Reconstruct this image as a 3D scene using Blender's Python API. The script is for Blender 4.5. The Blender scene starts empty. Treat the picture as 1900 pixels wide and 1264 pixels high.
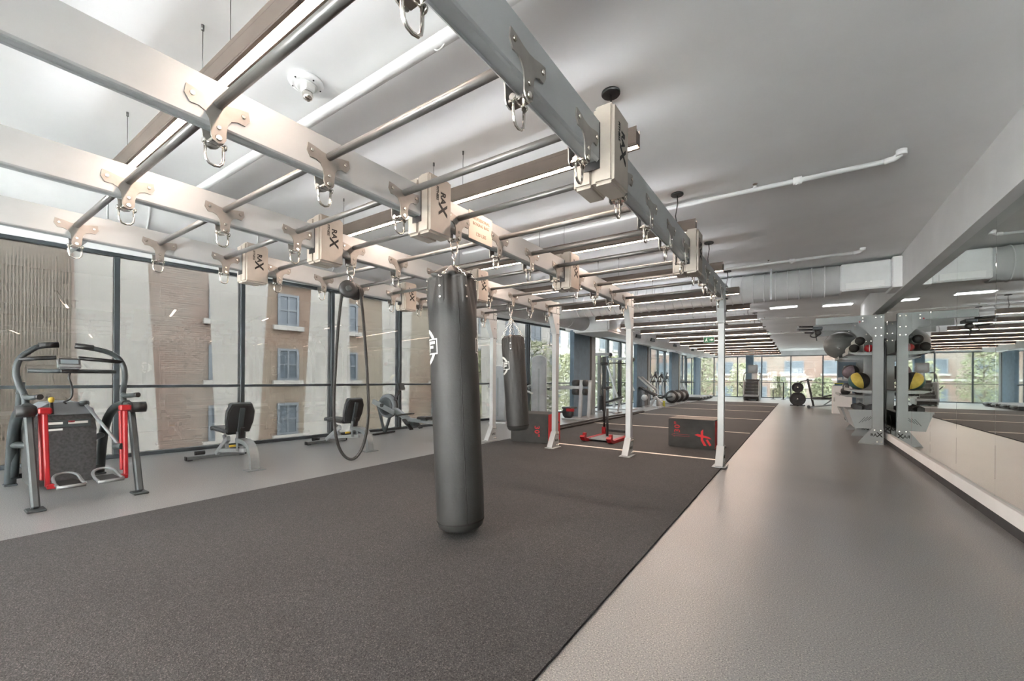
import bpy, bmesh, math, random
from mathutils import Matrix, Vector, Quaternion
random.seed(7)
PI = math.pi
SC = bpy.context.scene
COL = SC.collection

# ------------------------------------------------------------------ camera
F_PX, CY_PX, YAW, ROLL, CAM_H = 777.3, 702.8, 0.6007, 0.006, 1.2
s_, c_ = math.sin(YAW), math.cos(YAW)
_R, _W, _U = Vector((c_, s_, 0)), Vector((-s_, c_, 0)), Vector((0, 0, 1))
_R2 = _R * math.cos(ROLL) + _U * math.sin(ROLL)
_U2 = _U * math.cos(ROLL) - _R * math.sin(ROLL)
cam_d = bpy.data.cameras.new('camera')
cam = bpy.data.objects.new('camera', cam_d)
COL.objects.link(cam)
M = Matrix.Identity(4)
for i in range(3):
    M[i][0], M[i][1], M[i][2] = _R2[i], _U2[i], -_W[i]
M[2][3] = CAM_H
cam.matrix_world = M
cam_d.sensor_width = 36.0
cam_d.lens = 36.0 * F_PX / 1900.0
cam_d.shift_y = (CY_PX - 632.0) / 1900.0
cam_d.clip_start = 0.05
cam_d.clip_end = 300
SC.camera = cam

# ------------------------------------------------------------------ world and exposure
SC.view_settings.view_transform = 'Standard'
SC.view_settings.look = 'None'
SC.view_settings.exposure = 2.2
SC.view_settings.gamma = 1.0
SC.view_settings.use_curve_mapping = False
SKY_STRENGTH = 17.0
LAMP_STRENGTH = 24.0
ADDED_UPLIGHT_STRENGTH = 11.5
PANEL_STRENGTH = 2.2
try:
    SC.cycles.max_bounces = 8
    SC.cycles.diffuse_bounces = 5
    SC.cycles.glossy_bounces = 4
    SC.cycles.transparent_max_bounces = 8
    SC.cycles.sample_clamp_indirect = 8.0
    SC.cycles.caustics_reflective = False
    SC.cycles.caustics_refractive = False
except Exception:
    pass
world = bpy.data.worlds.new('overcast_sky')
SC.world = world
world.use_nodes = True
wn = world.node_tree
bg = wn.nodes['Background']
bg.inputs['Color'].default_value = (0.92, 0.965, 1.0, 1)
bg.inputs['Strength'].default_value = SKY_STRENGTH

# ------------------------------------------------------------------ materials
def lin(c):
    out = []
    for v in c[:3]:
        v /= 255.0
        out.append(v / 12.92 if v <= 0.04045 else ((v + 0.055) / 1.055) ** 2.4)
    return (out[0], out[1], out[2], 1.0)

def bsdf(m):
    return m.node_tree.nodes['Principled BSDF']

def mat(name, rgb, rough=0.5, metal=0.0, noise=None, bump=None, spec=None):
    """noise=(scale, amount) varies the colour, bump=(scale, strength, distance)"""
    m = bpy.data.materials.new(name)
    m.use_nodes = True
    nt = m.node_tree
    b = bsdf(m)
    b.inputs['Base Color'].default_value = lin(rgb)
    b.inputs['Roughness'].default_value = rough
    b.inputs['Metallic'].default_value = metal
    if spec is not None:
        b.inputs['Specular IOR Level'].default_value = spec
    tc = nt.nodes.new('ShaderNodeTexCoord')
    if noise:
        n = nt.nodes.new('ShaderNodeTexNoise')
        n.inputs['Scale'].default_value = noise[0]
        n.inputs['Detail'].default_value = 5
        nt.links.new(tc.outputs['Object'], n.inputs['Vector'])
        r = nt.nodes.new('ShaderNodeValToRGB')
        a = noise[1]
        r.color_ramp.elements[0].position = 0.3
        r.color_ramp.elements[1].position = 0.7
        r.color_ramp.elements[0].color = lin([max(0, v * (1 - a)) for v in rgb])
        r.color_ramp.elements[1].color = lin([min(255, v * (1 + a)) for v in rgb])
        nt.links.new(n.outputs['Fac'], r.inputs['Fac'])
        nt.links.new(r.outputs['Color'], b.inputs['Base Color'])
    if bump:
        n2 = nt.nodes.new('ShaderNodeTexNoise')
        n2.inputs['Scale'].default_value = bump[0]
        n2.inputs['Detail'].default_value = 4
        nt.links.new(tc.outputs['Object'], n2.inputs['Vector'])
        bp = nt.nodes.new('ShaderNodeBump')
        bp.inputs['Strength'].default_value = bump[1]
        bp.inputs['Distance'].default_value = bump[2]
        nt.links.new(n2.outputs['Fac'], bp.inputs['Height'])
        nt.links.new(bp.outputs['Normal'], b.inputs['Normal'])
    return m

def emit(name, rgb, strength):
    m = bpy.data.materials.new(name)
    m.use_nodes = True
    b = bsdf(m)
    b.inputs['Base Color'].default_value = (0.8, 0.8, 0.8, 1)
    b.inputs['Emission Color'].default_value = lin(rgb)
    b.inputs['Emission Strength'].default_value = strength
    return m

def speckle_mat(name, base, light, dark, scale, amount, rough, bumpd):
    """rubber sports floor: base colour with light and dark granules"""
    m = bpy.data.materials.new(name)
    m.use_nodes = True
    nt = m.node_tree
    b = bsdf(m)
    b.inputs['Roughness'].default_value = rough
    tc = nt.nodes.new('ShaderNodeTexCoord')
    n = nt.nodes.new('ShaderNodeTexNoise')
    n.inputs['Scale'].default_value = scale
    n.inputs['Detail'].default_value = 2
    n.inputs['Roughness'].default_value = 0.65
    nt.links.new(tc.outputs['Object'], n.inputs['Vector'])
    r = nt.nodes.new('ShaderNodeValToRGB')
    e = r.color_ramp.elements
    e[0].position = 0.36; e[0].color = lin(dark)
    e[1].position = 0.66; e[1].color = lin(light)
    k = e.new(0.45); k.color = lin(base)
    k = e.new(0.57); k.color = lin(base)
    nt.links.new(n.outputs['Fac'], r.inputs['Fac'])
    n3 = nt.nodes.new('ShaderNodeTexNoise')
    n3.inputs['Scale'].default_value = 0.9
    n3.inputs['Detail'].default_value = 3
    nt.links.new(tc.outputs['Object'], n3.inputs['Vector'])
    mr = nt.nodes.new('ShaderNodeMapRange')
    mr.inputs['From Min'].default_value = 0.3
    mr.inputs['From Max'].default_value = 0.7
    mr.inputs['To Min'].default_value = 1 - amount
    mr.inputs['To Max'].default_value = 1 + amount
    nt.links.new(n3.outputs['Fac'], mr.inputs['Value'])
    mx = nt.nodes.new('ShaderNodeMixRGB')
    mx.blend_type = 'MULTIPLY'
    mx.inputs['Fac'].default_value = 1
    nt.links.new(r.outputs['Color'], mx.inputs['Color1'])
    nt.links.new(mr.outputs['Result'], mx.inputs['Color2'])
    nt.links.new(mx.outputs['Color'], b.inputs['Base Color'])
    bp = nt.nodes.new('ShaderNodeBump')
    bp.inputs['Strength'].default_value = 0.35
    bp.inputs['Distance'].default_value = bumpd
    nt.links.new(n.outputs['Fac'], bp.inputs['Height'])
    nt.links.new(bp.outputs['Normal'], b.inputs['Normal'])
    return m

def glass_mat(name, tint=(126, 126, 126)):
    m = bpy.data.materials.new(name)
    m.use_nodes = True
    nt = m.node_tree
    nt.nodes.remove(bsdf(m))
    out = nt.nodes['Material Output']
    tr = nt.nodes.new('ShaderNodeBsdfTransparent')
    tr.inputs['Color'].default_value = lin(tint)
    gl = nt.nodes.new('ShaderNodeBsdfGlossy')
    gl.inputs['Roughness'].default_value = 0.01
    lw = nt.nodes.new('ShaderNodeFresnel')
    lw.inputs['IOR'].default_value = 1.5
    mx = nt.nodes.new('ShaderNodeMixShader')
    # only the entry face reflects, so straight-through rays are not trapped inside the thin pane
    ge = nt.nodes.new('ShaderNodeNewGeometry')
    sb = nt.nodes.new('ShaderNodeMath')
    sb.operation = 'SUBTRACT'
    sb.inputs[0].default_value = 1.0
    nt.links.new(ge.outputs['Backfacing'], sb.inputs[1])
    ml = nt.nodes.new('ShaderNodeMath')
    ml.operation = 'MULTIPLY'
    nt.links.new(lw.outputs['Fac'], ml.inputs[0])
    nt.links.new(sb.outputs['Value'], ml.inputs[1])
    nt.links.new(ml.outputs['Value'], mx.inputs['Fac'])
    nt.links.new(tr.outputs['BSDF'], mx.inputs[1])
    nt.links.new(gl.outputs['BSDF'], mx.inputs[2])
    nt.links.new(mx.outputs['Shader'], out.inputs['Surface'])
    return m

def sheer_mat(name, rgb, fac=0.5):
    m = bpy.data.materials.new(name)
    m.use_nodes = True
    nt = m.node_tree
    b = bsdf(m)
    b.inputs['Base Color'].default_value = lin(rgb)
    b.inputs['Roughness'].default_value = 0.9
    out = nt.nodes['Material Output']
    tl = nt.nodes.new('ShaderNodeBsdfTranslucent')
    tl.inputs['Color'].default_value = lin(rgb)
    mx = nt.nodes.new('ShaderNodeMixShader')
    mx.inputs['Fac'].default_value = fac
    nt.links.new(b.outputs['BSDF'], mx.inputs[1])
    nt.links.new(tl.outputs['BSDF'], mx.inputs[2])
    nt.links.new(mx.outputs['Shader'], out.inputs['Surface'])
    return m

def brick_mat(name, c1, c2, mortar, scale):
    m = bpy.data.materials.new(name)
    m.use_nodes = True
    nt = m.node_tree
    b = bsdf(m)
    b.inputs['Roughness'].default_value = 0.9
    tc = nt.nodes.new('ShaderNodeTexCoord')
    mp = nt.nodes.new('ShaderNodeMapping')
    mp.inputs['Rotation'].default_value = (PI / 2, 0, PI / 2)
    nt.links.new(tc.outputs['Object'], mp.inputs['Vector'])
    # wall lies in the object's YZ plane: use (y, z) as brick coordinates
    sp = nt.nodes.new('ShaderNodeSeparateXYZ')
    cb = nt.nodes.new('ShaderNodeCombineXYZ')
    nt.links.new(tc.outputs['Object'], sp.inputs['Vector'])
    nt.links.new(sp.outputs['Y'], cb.inputs['X'])
    nt.links.new(sp.outputs['Z'], cb.inputs['Y'])
    br = nt.nodes.new('ShaderNodeTexBrick')
    br.inputs['Color1'].default_value = lin(c1)
    br.inputs['Color2'].default_value = lin(c2)
    br.inputs['Mortar'].default_value = lin(mortar)
    br.inputs['Scale'].default_value = scale
    br.inputs['Mortar Size'].default_value = 0.03
    br.inputs['Brick Width'].default_value = 0.62
    br.inputs['Row Height'].default_value = 0.22
    nt.links.new(cb.outputs['Vector'], br.inputs['Vector'])
    n = nt.nodes.new('ShaderNodeTexNoise')
    n.inputs['Scale'].default_value = 0.35
    n.inputs['Detail'].default_value = 4
    nt.links.new(tc.outputs['Object'], n.inputs['Vector'])
    r = nt.nodes.new('ShaderNodeValToRGB')
    r.color_ramp.elements[0].position = 0.35
    r.color_ramp.elements[0].color = lin((238, 214, 204))
    r.color_ramp.elements[1].position = 0.6
    r.color_ramp.elements[1].color = lin((255, 252, 245))
    nt.links.new(n.outputs['Fac'], r.inputs['Fac'])
    mx = nt.nodes.new('ShaderNodeMixRGB')
    mx.blend_type = 'MULTIPLY'
    mx.inputs['Fac'].default_value = 1
    nt.links.new(br.outputs['Color'], mx.inputs['Color1'])
    nt.links.new(r.outputs['Color'], mx.inputs['Color2'])
    nt.links.new(mx.outputs['Color'], b.inputs['Base Color'])
    return m

MT = {}
MT['ceiling'] = mat('ceiling_paint', (234, 234, 234), 0.9, noise=(1.2, 0.02), bump=(60, 0.05, 0.002))
MT['white'] = mat('white_paint', (240, 240, 240), 0.75, noise=(2.0, 0.02))
MT['duct'] = mat('painted_duct', (226, 227, 228), 0.6, noise=(3.0, 0.03))
MT['floor'] = speckle_mat('speckled_rubber_floor', (127, 129, 131), (178, 174, 168), (84, 85, 86), 150, 0.06, 0.28, 0.0004)
MT['turf'] = speckle_mat('charcoal_turf', (56, 56, 57), (96, 93, 91), (24, 24, 24), 170, 0.10, 0.9, 0.012)
MT['line'] = mat('white_turf_line', (226, 216, 204), 0.85, noise=(80, 0.06))
MT['rubber'] = mat('black_rubber_base', (52, 52, 54), 0.6, noise=(6, 0.15))
MT['mull'] = mat('dark_window_frame', (58, 64, 68), 0.45, noise=(3, 0.06))
MT['mull_lt'] = mat('grey_window_cap', (104, 110, 114), 0.5)
MT['column'] = mat('slate_column_paint', (100, 120, 136), 0.7, noise=(5, 0.06))
MT['glass'] = glass_mat('window_glass')
MT['paleglass'] = glass_mat('pale_window_glass', (150, 152, 152))
MT['clearglass'] = glass_mat('clear_window_glass', (250, 251, 251))
MT['mirror'] = mat('mirror_silver', (226, 232, 229), 0.015, 1.0)
MT['seam'] = mat('mirror_edge', (150, 165, 165), 0.2, 0.4)
MT['rig'] = mat('silver_rig_paint', (178, 181, 182), 0.42, 0.1, noise=(5, 0.02))
MT['rack'] = mat('grey_rack_paint', (150, 153, 153), 0.45, 0.1, noise=(5, 0.02))
MT['rigdk'] = mat('grey_bracket_steel', (146, 141, 136), 0.4, 0.35, noise=(14, 0.05))
MT['pipe'] = mat('satin_steel_pipe', (116, 114, 112), 0.33, 0.45, noise=(9, 0.05))
MT['box'] = mat('beige_connector_shell', (176, 166, 155), 0.5, noise=(8, 0.03))
MT['chrome'] = mat('polished_steel', (212, 208, 202), 0.16, 1.0)
MT['bolt'] = mat('zinc_bolt', (205, 198, 188), 0.25, 1.0)
MT['black'] = mat('black_plastic', (38, 38, 39), 0.45, noise=(10, 0.1))
MT['ink'] = mat('black_print', (30, 28, 27), 0.7)
MT['logo'] = mat('silver_print', (206, 206, 202), 0.6)
MT['bag'] = mat('black_bag_leather', (44, 43, 42), 0.55, noise=(3.0, 0.12), bump=(55, 0.25, 0.004))
MT['bronze'] = mat('bronze_fixture', (96, 84, 76), 0.5, 0.2, noise=(6, 0.04))
MT['led'] = emit('warm_led_diffuser', (255, 226, 206), LAMP_STRENGTH)
MT['added_uplight'] = emit('added_ceiling_glow', (246, 250, 255), ADDED_UPLIGHT_STRENGTH)  # near-white glow for the strip added to brighten the ceiling
MT['troffer'] = emit('cool_ceiling_panel', (250, 250, 250), PANEL_STRENGTH)
MT['wire'] = mat('steel_wire', (120, 120, 120), 0.4, 0.8)
MT['cord'] = mat('black_cord', (40, 40, 40), 0.6)
MT['red'] = mat('red_enamel', (150, 16, 24), 0.42, noise=(7, 0.08))
MT['boxblk'] = mat('black_vinyl_box', (50, 49, 48), 0.75, noise=(6, 0.12), bump=(7, 0.4, 0.02))
MT['boxtop'] = mat('brown_grey_vinyl_box_top', (92, 82, 74), 0.6, noise=(5, 0.14), bump=(7, 0.4, 0.02))  # paler and browner than the box sides
MT['boxred'] = mat('red_vinyl_box', (180, 26, 32), 0.65, noise=(6, 0.12), bump=(7, 0.4, 0.02))
MT['redprint'] = mat('red_print', (196, 36, 42), 0.75)
MT['frame'] = mat('grey_machine_frame', (132, 136, 138), 0.4, 0.35, noise=(8, 0.04))
MT['framedk'] = mat('dark_machine_frame', (62, 68, 70), 0.45, 0.2, noise=(8, 0.06))
MT['framelt'] = mat('pale_machine_frame', (172, 175, 177), 0.4, 0.3, noise=(8, 0.03))
MT['shroud'] = mat('charcoal_shroud', (62, 62, 63), 0.5, noise=(40, 0.22))
MT['shroudgr'] = mat('grey_shroud', (116, 121, 126), 0.5, noise=(5, 0.05))
MT['pad'] = mat('black_upholstery', (54, 56, 57), 0.5, noise=(9, 0.1), bump=(30, 0.15, 0.004))
MT['padgr'] = mat('grey_shroud_panel', (134, 139, 144), 0.5, noise=(4, 0.08))
MT['screen'] = mat('display_screen', (126, 136, 142), 0.25)
MT['yellow'] = mat('yellow_plastic', (190, 160, 52), 0.5)
MT['ballyel'] = mat('yellow_ball_panel', (200, 178, 82), 0.6, noise=(20, 0.06))
MT['ballgrn'] = mat('teal_ball_panel', (58, 92, 92), 0.6, noise=(20, 0.08))
MT['ballblk'] = mat('black_ball_panel', (50, 50, 50), 0.6, noise=(20, 0.08))
MT['ballpur'] = mat('mauve_ball_panel', (120, 108, 116), 0.6, noise=(20, 0.08))
MT['gymball'] = mat('grey_gym_ball', (104, 106, 105), 0.4, noise=(3, 0.05))
MT['foam'] = mat('black_foam', (46, 45, 44), 0.9, noise=(40, 0.15))
MT['foamlt'] = mat('grey_foam', (176, 176, 172), 0.8, noise=(20, 0.05))
MT['iron'] = mat('cast_iron', (52, 53, 55), 0.5, 0.3, noise=(12, 0.15))
MT['rope'] = mat('black_battle_rope', (44, 43, 42), 0.85, noise=(60, 0.2))
MT['green'] = mat('green_exit_panel', (36, 108, 78), 0.5)
MT['signwhite'] = mat('white_exit_symbol', (214, 226, 220), 0.5)
MT['sheer'] = sheer_mat('pale_exterior_panel', (232, 231, 227), 0.8)
MT['mesh'] = sheer_mat('grey_mesh_strip', (206, 202, 193), 0.7)
MT['brick'] = brick_mat('pale_brick', (122, 110, 102), (104, 97, 91), (138, 132, 126), 3.4)
MT['brick2'] = brick_mat('beige_brick', (124, 117, 104), (110, 104, 94), (136, 130, 120), 3.4)
MT['stone'] = mat('pale_stone', (150, 147, 141), 0.9, noise=(1.5, 0.06))
MT['bldglass'] = mat('dim_building_glass', (84, 92, 98), 0.3, noise=(0.8, 0.15))
MT['ground'] = mat('exterior_paving', (224, 222, 216), 0.9, noise=(1.0, 0.04))
MT['leaf'] = mat('pale_leaves', (140, 142, 112), 0.8, noise=(4, 0.25))
MT['leaf2'] = mat('olive_leaves', (118, 122, 94), 0.8, noise=(4, 0.25))
MT['bark'] = mat('grey_bark', (104, 94, 84), 0.9, noise=(9, 0.2))
MT['tag'] = mat('paper_notice', (206, 194, 180), 0.8)
MT['tagink'] = mat('notice_print', (140, 116, 98), 0.8)
MT['teal'] = mat('blue_towel', (52, 104, 140), 0.9, noise=(30, 0.1))
MT['towel'] = mat('yellow_green_towel', (178, 182, 84), 0.9, noise=(30, 0.1))
MT['bucket'] = mat('white_plastic', (222, 222, 220), 0.45)

# ------------------------------------------------------------------ mesh builder
class MB:
    def __init__(self, o=(0, 0, 0)):
        self.bm = bmesh.new()
        self.o = Vector(o)

    def _faces(self, vs, fs, smooth=False):
        bv = [self.bm.verts.new(Vector(v) - self.o) for v in vs]
        out = []
        for f in fs:
            try:
                fc = self.bm.faces.new([bv[i] for i in f])
                fc.smooth = smooth
                out.append(fc)
            except ValueError:
                pass
        return bv, out

    def box(self, x0, x1, y0, y1, z0, z1, bev=0.0, seg=1):
        vs = [(x, y, z) for x in (x0, x1) for y in (y0, y1) for z in (z0, z1)]
        fs = [(0, 1, 3, 2), (4, 6, 7, 5), (0, 4, 5, 1), (2, 3, 7, 6), (0, 2, 6, 4), (1, 5, 7, 3)]
        bv, bf = self._faces(vs, fs)
        if bev > 0:
            ed = list({e for f in bf for e in f.edges})
            bmesh.ops.bevel(self.bm, geom=ed, offset=bev, segments=seg, affect='EDGES', clamp_overlap=True)
        return self

    def cbox(self, c, sz, bev=0.0, seg=1, rot=None):
        """box by centre and size, optional rotation matrix (3x3)"""
        hx, hy, hz = sz[0] / 2, sz[1] / 2, sz[2] / 2
        vs = [(x, y, z) for x in (-hx, hx) for y in (-hy, hy) for z in (-hz, hz)]
        c = Vector(c)
        vs = [(rot @ Vector(v) if rot else Vector(v)) + c for v in vs]
        fs = [(0, 1, 3, 2), (4, 6, 7, 5), (0, 4, 5, 1), (2, 3, 7, 6), (0, 2, 6, 4), (1, 5, 7, 3)]
        bv, bf = self._faces(vs, fs)
        if bev > 0:
            ed = list({e for f in bf for e in f.edges})
            bmesh.ops.bevel(self.bm, geom=ed, offset=bev, segments=seg, affect='EDGES', clamp_overlap=True)
        return self

    def bar(self, p0, p1, w, h, up=(0, 0, 1), bev=0.0):
        """rectangular bar between two points; w across, h along 'up'"""
        p0, p1 = Vector(p0), Vector(p1)
        d = p1 - p0
        L = d.length
        d.normalize()
        upv = Vector(up)
        sd = d.cross(upv)
        if sd.length < 1e-4:
            sd = d.cross(Vector((1, 0, 0)))
        sd.normalize()
        u2 = sd.cross(d)
        rot = Matrix((sd, d, u2)).transposed()
        return self.cbox((p0 + p1) / 2, (w, L, h), bev, 1, rot)

    def cyl(self, p0, p1, r0, r1=None, n=12, caps=True):
        r1 = r0 if r1 is None else r1
        p0, p1 = Vector(p0), Vector(p1)
        d = (p1 - p0).normalized()
        a = d.orthogonal().normalized()
        b = d.cross(a)
        vs, fs = [], []
        for p, r in ((p0, r0), (p1, r1)):
            for i in range(n):
                t = 2 * PI * i / n
                vs.append(p + a * (r * math.cos(t)) + b * (r * math.sin(t)))
        for i in range(n):
            j = (i + 1) % n
            fs.append((i, j, n + j, n + i))
        bv, _ = self._faces(vs, fs, True)
        if caps:
            for ring in (list(reversed(bv[:n])), bv[n:]):
                try:
                    self.bm.faces.new(ring)
                except ValueError:
                    pass
        return self

    def tube(self, path, r, n=8, closed=False, caps=True, up=None):
        pts = [Vector(p) for p in path]
        m = len(pts)
        rs = r if isinstance(r, (list, tuple)) else [r] * m
        rings = []
        prev = None
        for i, p in enumerate(pts):
            if closed:
                t = (pts[(i + 1) % m] - pts[i - 1])
            elif i == 0:
                t = pts[1] - pts[0]
            elif i == m - 1:
                t = pts[-1] - pts[-2]
            else:
                t = (pts[i + 1] - pts[i]).normalized() + (pts[i] - pts[i - 1]).normalized()
            t.normalize()
            if prev is None:
                a = t.orthogonal().normalized()
            else:
                a = prev - t * prev.dot(t)
                if a.length < 1e-5:
                    a = t.orthogonal()
                a.normalize()
            prev = a
            b = t.cross(a)
            rings.append([self.bm.verts.new(p + a * (rs[i] * math.cos(2 * PI * k / n)) + b * (rs[i] * math.sin(2 * PI * k / n)) - self.o) for k in range(n)])
        last = m if closed else m - 1
        for i in range(last):
            A, B = rings[i], rings[(i + 1) % m]
            off = 0
            if closed and i == m - 1:
                best = min(range(n), key=lambda q: (A[0].co - B[q].co).length)
                off = best
            for k in range(n):
                k2 = (k + 1) % n
                try:
                    f = self.bm.faces.new((A[k], A[k2], B[(k2 + off) % n], B[(k + off) % n]))
                    f.smooth = True
                except ValueError:
                    pass
        if caps and not closed:
            self.bm.faces.new(list(reversed(rings[0])))
            self.bm.faces.new(rings[-1])
        return self

    def prism(self, poly, axis, d0, d1):
        """poly in the plane across axis: 'x' -> (y,z), 'y' -> (x,z), 'z' -> (x,y)"""
        def pt(u, v, d):
            return {'x': (d, u, v), 'y': (u, d, v), 'z': (u, v, d)}[axis]
        n = len(poly)
        vs = [pt(u, v, d0) for u, v in poly] + [pt(u, v, d1) for u, v in poly]
        fs = [tuple(range(n)), tuple(reversed(range(n, 2 * n)))]
        fs += [(i, (i + 1) % n, n + (i + 1) % n, n + i) for i in range(n)]
        self._faces(vs, fs)
        return self

    def lathe(self, prof, c=(0, 0, 0), n=24, axis='z', caps=True, mod=None):
        c = Vector(c)
        rings = []
        for q, (r, h) in enumerate(prof):
            ring = []
            for i in range(n):
                t = 2 * PI * i / n
                rr = r * (mod(t, h) if mod else 1)
                x, y = rr * math.cos(t), rr * math.sin(t)
                v = {'z': (x, y, h), 'x': (h, x, y), 'y': (x, h, y)}[axis]
                ring.append(self.bm.verts.new(Vector(v) + c - self.o))
            rings.append(ring)
        for A, B in zip(rings, rings[1:]):
            for i in range(n):
                j = (i + 1) % n
                try:
                    f = self.bm.faces.new((A[i], A[j], B[j], B[i]))
                    f.smooth = True
                except ValueError:
                    pass
        if caps:
            for rg in (list(reversed(rings[0])), rings[-1]):
                try:
                    self.bm.faces.new(rg)
                except ValueError:
                    pass
        return self

    def ell(self, c, rad, nu=20, nv=12):
        prof = []
        c = Vector(c)
        rings = []
        for j in range(1, nv):
            ph = PI * j / nv - PI / 2
            rings.append([self.bm.verts.new(c + Vector((rad[0] * math.cos(ph) * math.cos(2 * PI * i / nu), rad[1] * math.cos(ph) * math.sin(2 * PI * i / nu), rad[2] * math.sin(ph))) - self.o) for i in range(nu)])
        bot = self.bm.verts.new(c + Vector((0, 0, -rad[2])) - self.o)
        top = self.bm.verts.new(c + Vector((0, 0, rad[2])) - self.o)
        for A, B in zip(rings, rings[1:]):
            for i in range(nu):
                j = (i + 1) % nu
                self.bm.faces.new((A[i], A[j], B[j], B[i])).smooth = True
        for i in range(nu):
            j = (i + 1) % nu
            self.bm.faces.new((bot, rings[0][j], rings[0][i])).smooth = True
            self.bm.faces.new((top, rings[-1][i], rings[-1][j])).smooth = True
        return self

    def quad(self, a, b, c, d):
        self._faces([a, b, c, d], [(0, 1, 2, 3)])
        return self

    def mesh(self, name):
        me = bpy.data.meshes.new(name)
        bmesh.ops.recalc_face_normals(self.bm, faces=self.bm.faces[:])
        self.bm.to_mesh(me)
        self.bm.free()
        return me


def thing(name, label, cat, loc=(0, 0, 0), rz=0.0, group=None, kind=None):
    o = bpy.data.objects.new(name, None)
    COL.objects.link(o)
    o.empty_display_size = 0.1
    o.location = loc
    o.rotation_euler = (0, 0, rz)
    if label:
        o['label'] = label
    if cat:
        o['category'] = cat
    if group:
        o['group'] = group
    if kind:
        o['kind'] = kind
    return o


def part(mb, name, m, parent, label=None, loc=None, rot=None):
    me = mb if isinstance(mb, bpy.types.Mesh) else mb.mesh(name)
    if not me.materials:
        me.materials.append(MT[m])
    o = bpy.data.objects.new(name, me)
    COL.objects.link(o)
    o.parent = parent
    if name in ('bolts', 'rivets', 'chain', 'hanging_chain', 'slots', 'grip_rings'):
        o['kind'] = 'stuff'          # pieces too small to pick apart in the photograph
    if loc is not None:
        o.location = loc
    if rot is not None:
        o.rotation_euler = rot
    if label:
        o['label'] = label
    return o


def solo(mb, name, m, label, cat, group=None, kind=None, loc=None):
    o = part(mb, name, m, None, label, loc)
    if cat:
        o['category'] = cat
    if group:
        o['group'] = group
    if kind:
        o['kind'] = kind
    return o


def struct(mb, name, m, label=None, loc=None):
    o = part(mb, name, m, None, label, loc)
    o['kind'] = 'structure'
    return o


def copy_tree(o, parent=None):
    c = o.copy()
    COL.objects.link(c)
    if parent is not None:
        c.parent = parent
    for ch in o.children:
        copy_tree(ch, c)
    return c


def text_mesh(s, size, extrude=0.002, mtx=None, bold=0.0, align='CENTER', space=1.0):
    cu = bpy.data.curves.new('lettering', 'FONT')
    cu.body = s
    cu.size = size
    cu.extrude = extrude
    cu.offset = bold
    cu.align_x = align
    cu.align_y = 'CENTER'
    cu.space_character = space
    cu.resolution_u = 2
    ob = bpy.data.objects.new('lettering', cu)
    COL.objects.link(ob)
    bpy.context.view_layer.update()
    dg = bpy.context.evaluated_depsgraph_get()
    me = bpy.data.meshes.new_from_object(ob.evaluated_get(dg))
    bpy.data.objects.remove(ob)
    bpy.data.curves.remove(cu)
    me.materials.clear()
    if mtx is not None:
        me.transform(mtx)
    return me


def frame(o, xd, yd):
    xd, yd = Vector(xd).normalized(), Vector(yd).normalized()
    zd = xd.cross(yd)
    m = Matrix.Identity(4)
    for i in range(3):
        m[i][0], m[i][1], m[i][2], m[i][3] = xd[i], yd[i], zd[i], o[i]
    return m


ORD = ['first', 'second', 'third', 'fourth', 'fifth', 'sixth', 'seventh', 'eighth', 'ninth', 'tenth',
       'eleventh', 'twelfth', 'thirteenth', 'fourteenth', 'fifteenth', 'sixteenth', 'seventeenth', 'eighteenth',
       'nineteenth', 'twentieth']

# ================================================================== THE SETTING
CEIL = 3.16
WX0, WSL = -8.467, 0.1115            # window wall line x = WX0 + WSL*y
WANG = -math.atan(WSL)               # rotation of the wall's local frame
YB = 13.0                            # the window wall bends here and then runs parallel to the aisle
def wx(y):
    return WX0 + WSL * min(y, YB)
Y0, Y1 = -7.0, 33.4                  # room extent
XR = 1.40                            # mirror plane

struct(MB().prism([(wx(Y0) - 0.1, Y0), (2.6, Y0), (2.6, Y1), (wx(Y1) - 0.1, Y1), (wx(YB) - 0.1, YB)], 'z', -0.15, 0.0), 'floor', 'floor', 'grey speckled rubber gym floor')
struct(MB().prism([(wx(Y0) - 0.1, Y0), (2.6, Y0), (2.6, Y1), (wx(Y1) - 0.1, Y1), (wx(YB) - 0.1, YB)], 'z', CEIL, CEIL + 0.2), 'ceiling', 'ceiling', 'white painted slab ceiling')
# turf strip and its distance lines
turf = MB().box(-4.72, -0.86, -4.6, 25.6, 0.0005, 0.014)
solo(turf, 'turf_strip', 'turf', 'long charcoal turf training strip down the middle of the floor', 'turf')
for k in range(5):
    y = 6.84 + 3.85 * k
    w = 0.075 if k == 0 else 0.07
    solo(MB().box(-4.70, -0.90, y - w / 2, y + w / 2, 0.0145, 0.0165), 'turf_line', 'line',
         'white distance line across the turf, %s from the foreground' % ORD[k], 'floor line', 'white turf lines')

# right wall, soffit, mirror
struct(MB().box(XR + 0.03, XR + 0.25, Y0, 14.0, 0, CEIL), 'wall_right', 'white', 'white wall carrying the mirror')
struct(MB().box(2.2, 2.4, 14.0, Y1, 0, CEIL), 'wall_right_rear', 'white', 'white wall beyond the mirror')
struct(MB().box(XR + 0.25, 2.4, 13.9, 14.0, 0, CEIL), 'wall_return', 'white', 'short white return wall behind the storage rack')
struct(MB().box(1.30, XR + 0.03, Y0, 14.0, 2.63, CEIL), 'trim_1', 'white', 'white soffit above the mirror')
struct(MB().box(XR - 0.02, XR + 0.03, Y0, 14.0, 0, 0.088), 'baseboard_right', 'rubber', 'black rubber baseboard under the mirror')
struct(MB().box(XR - 0.03, XR + 0.03, Y0, 14.0, 0.088, 0.205, 0.004), 'trim_2', 'white', 'white ledge under the mirror')
mir = thing('wall_mirror', 'tall frameless mirror in panels along the right wall', 'mirror', (XR, 4.0, 0.0))
k0 = 5.345
yy = k0 - 1.085 * 9
ps = []
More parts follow.
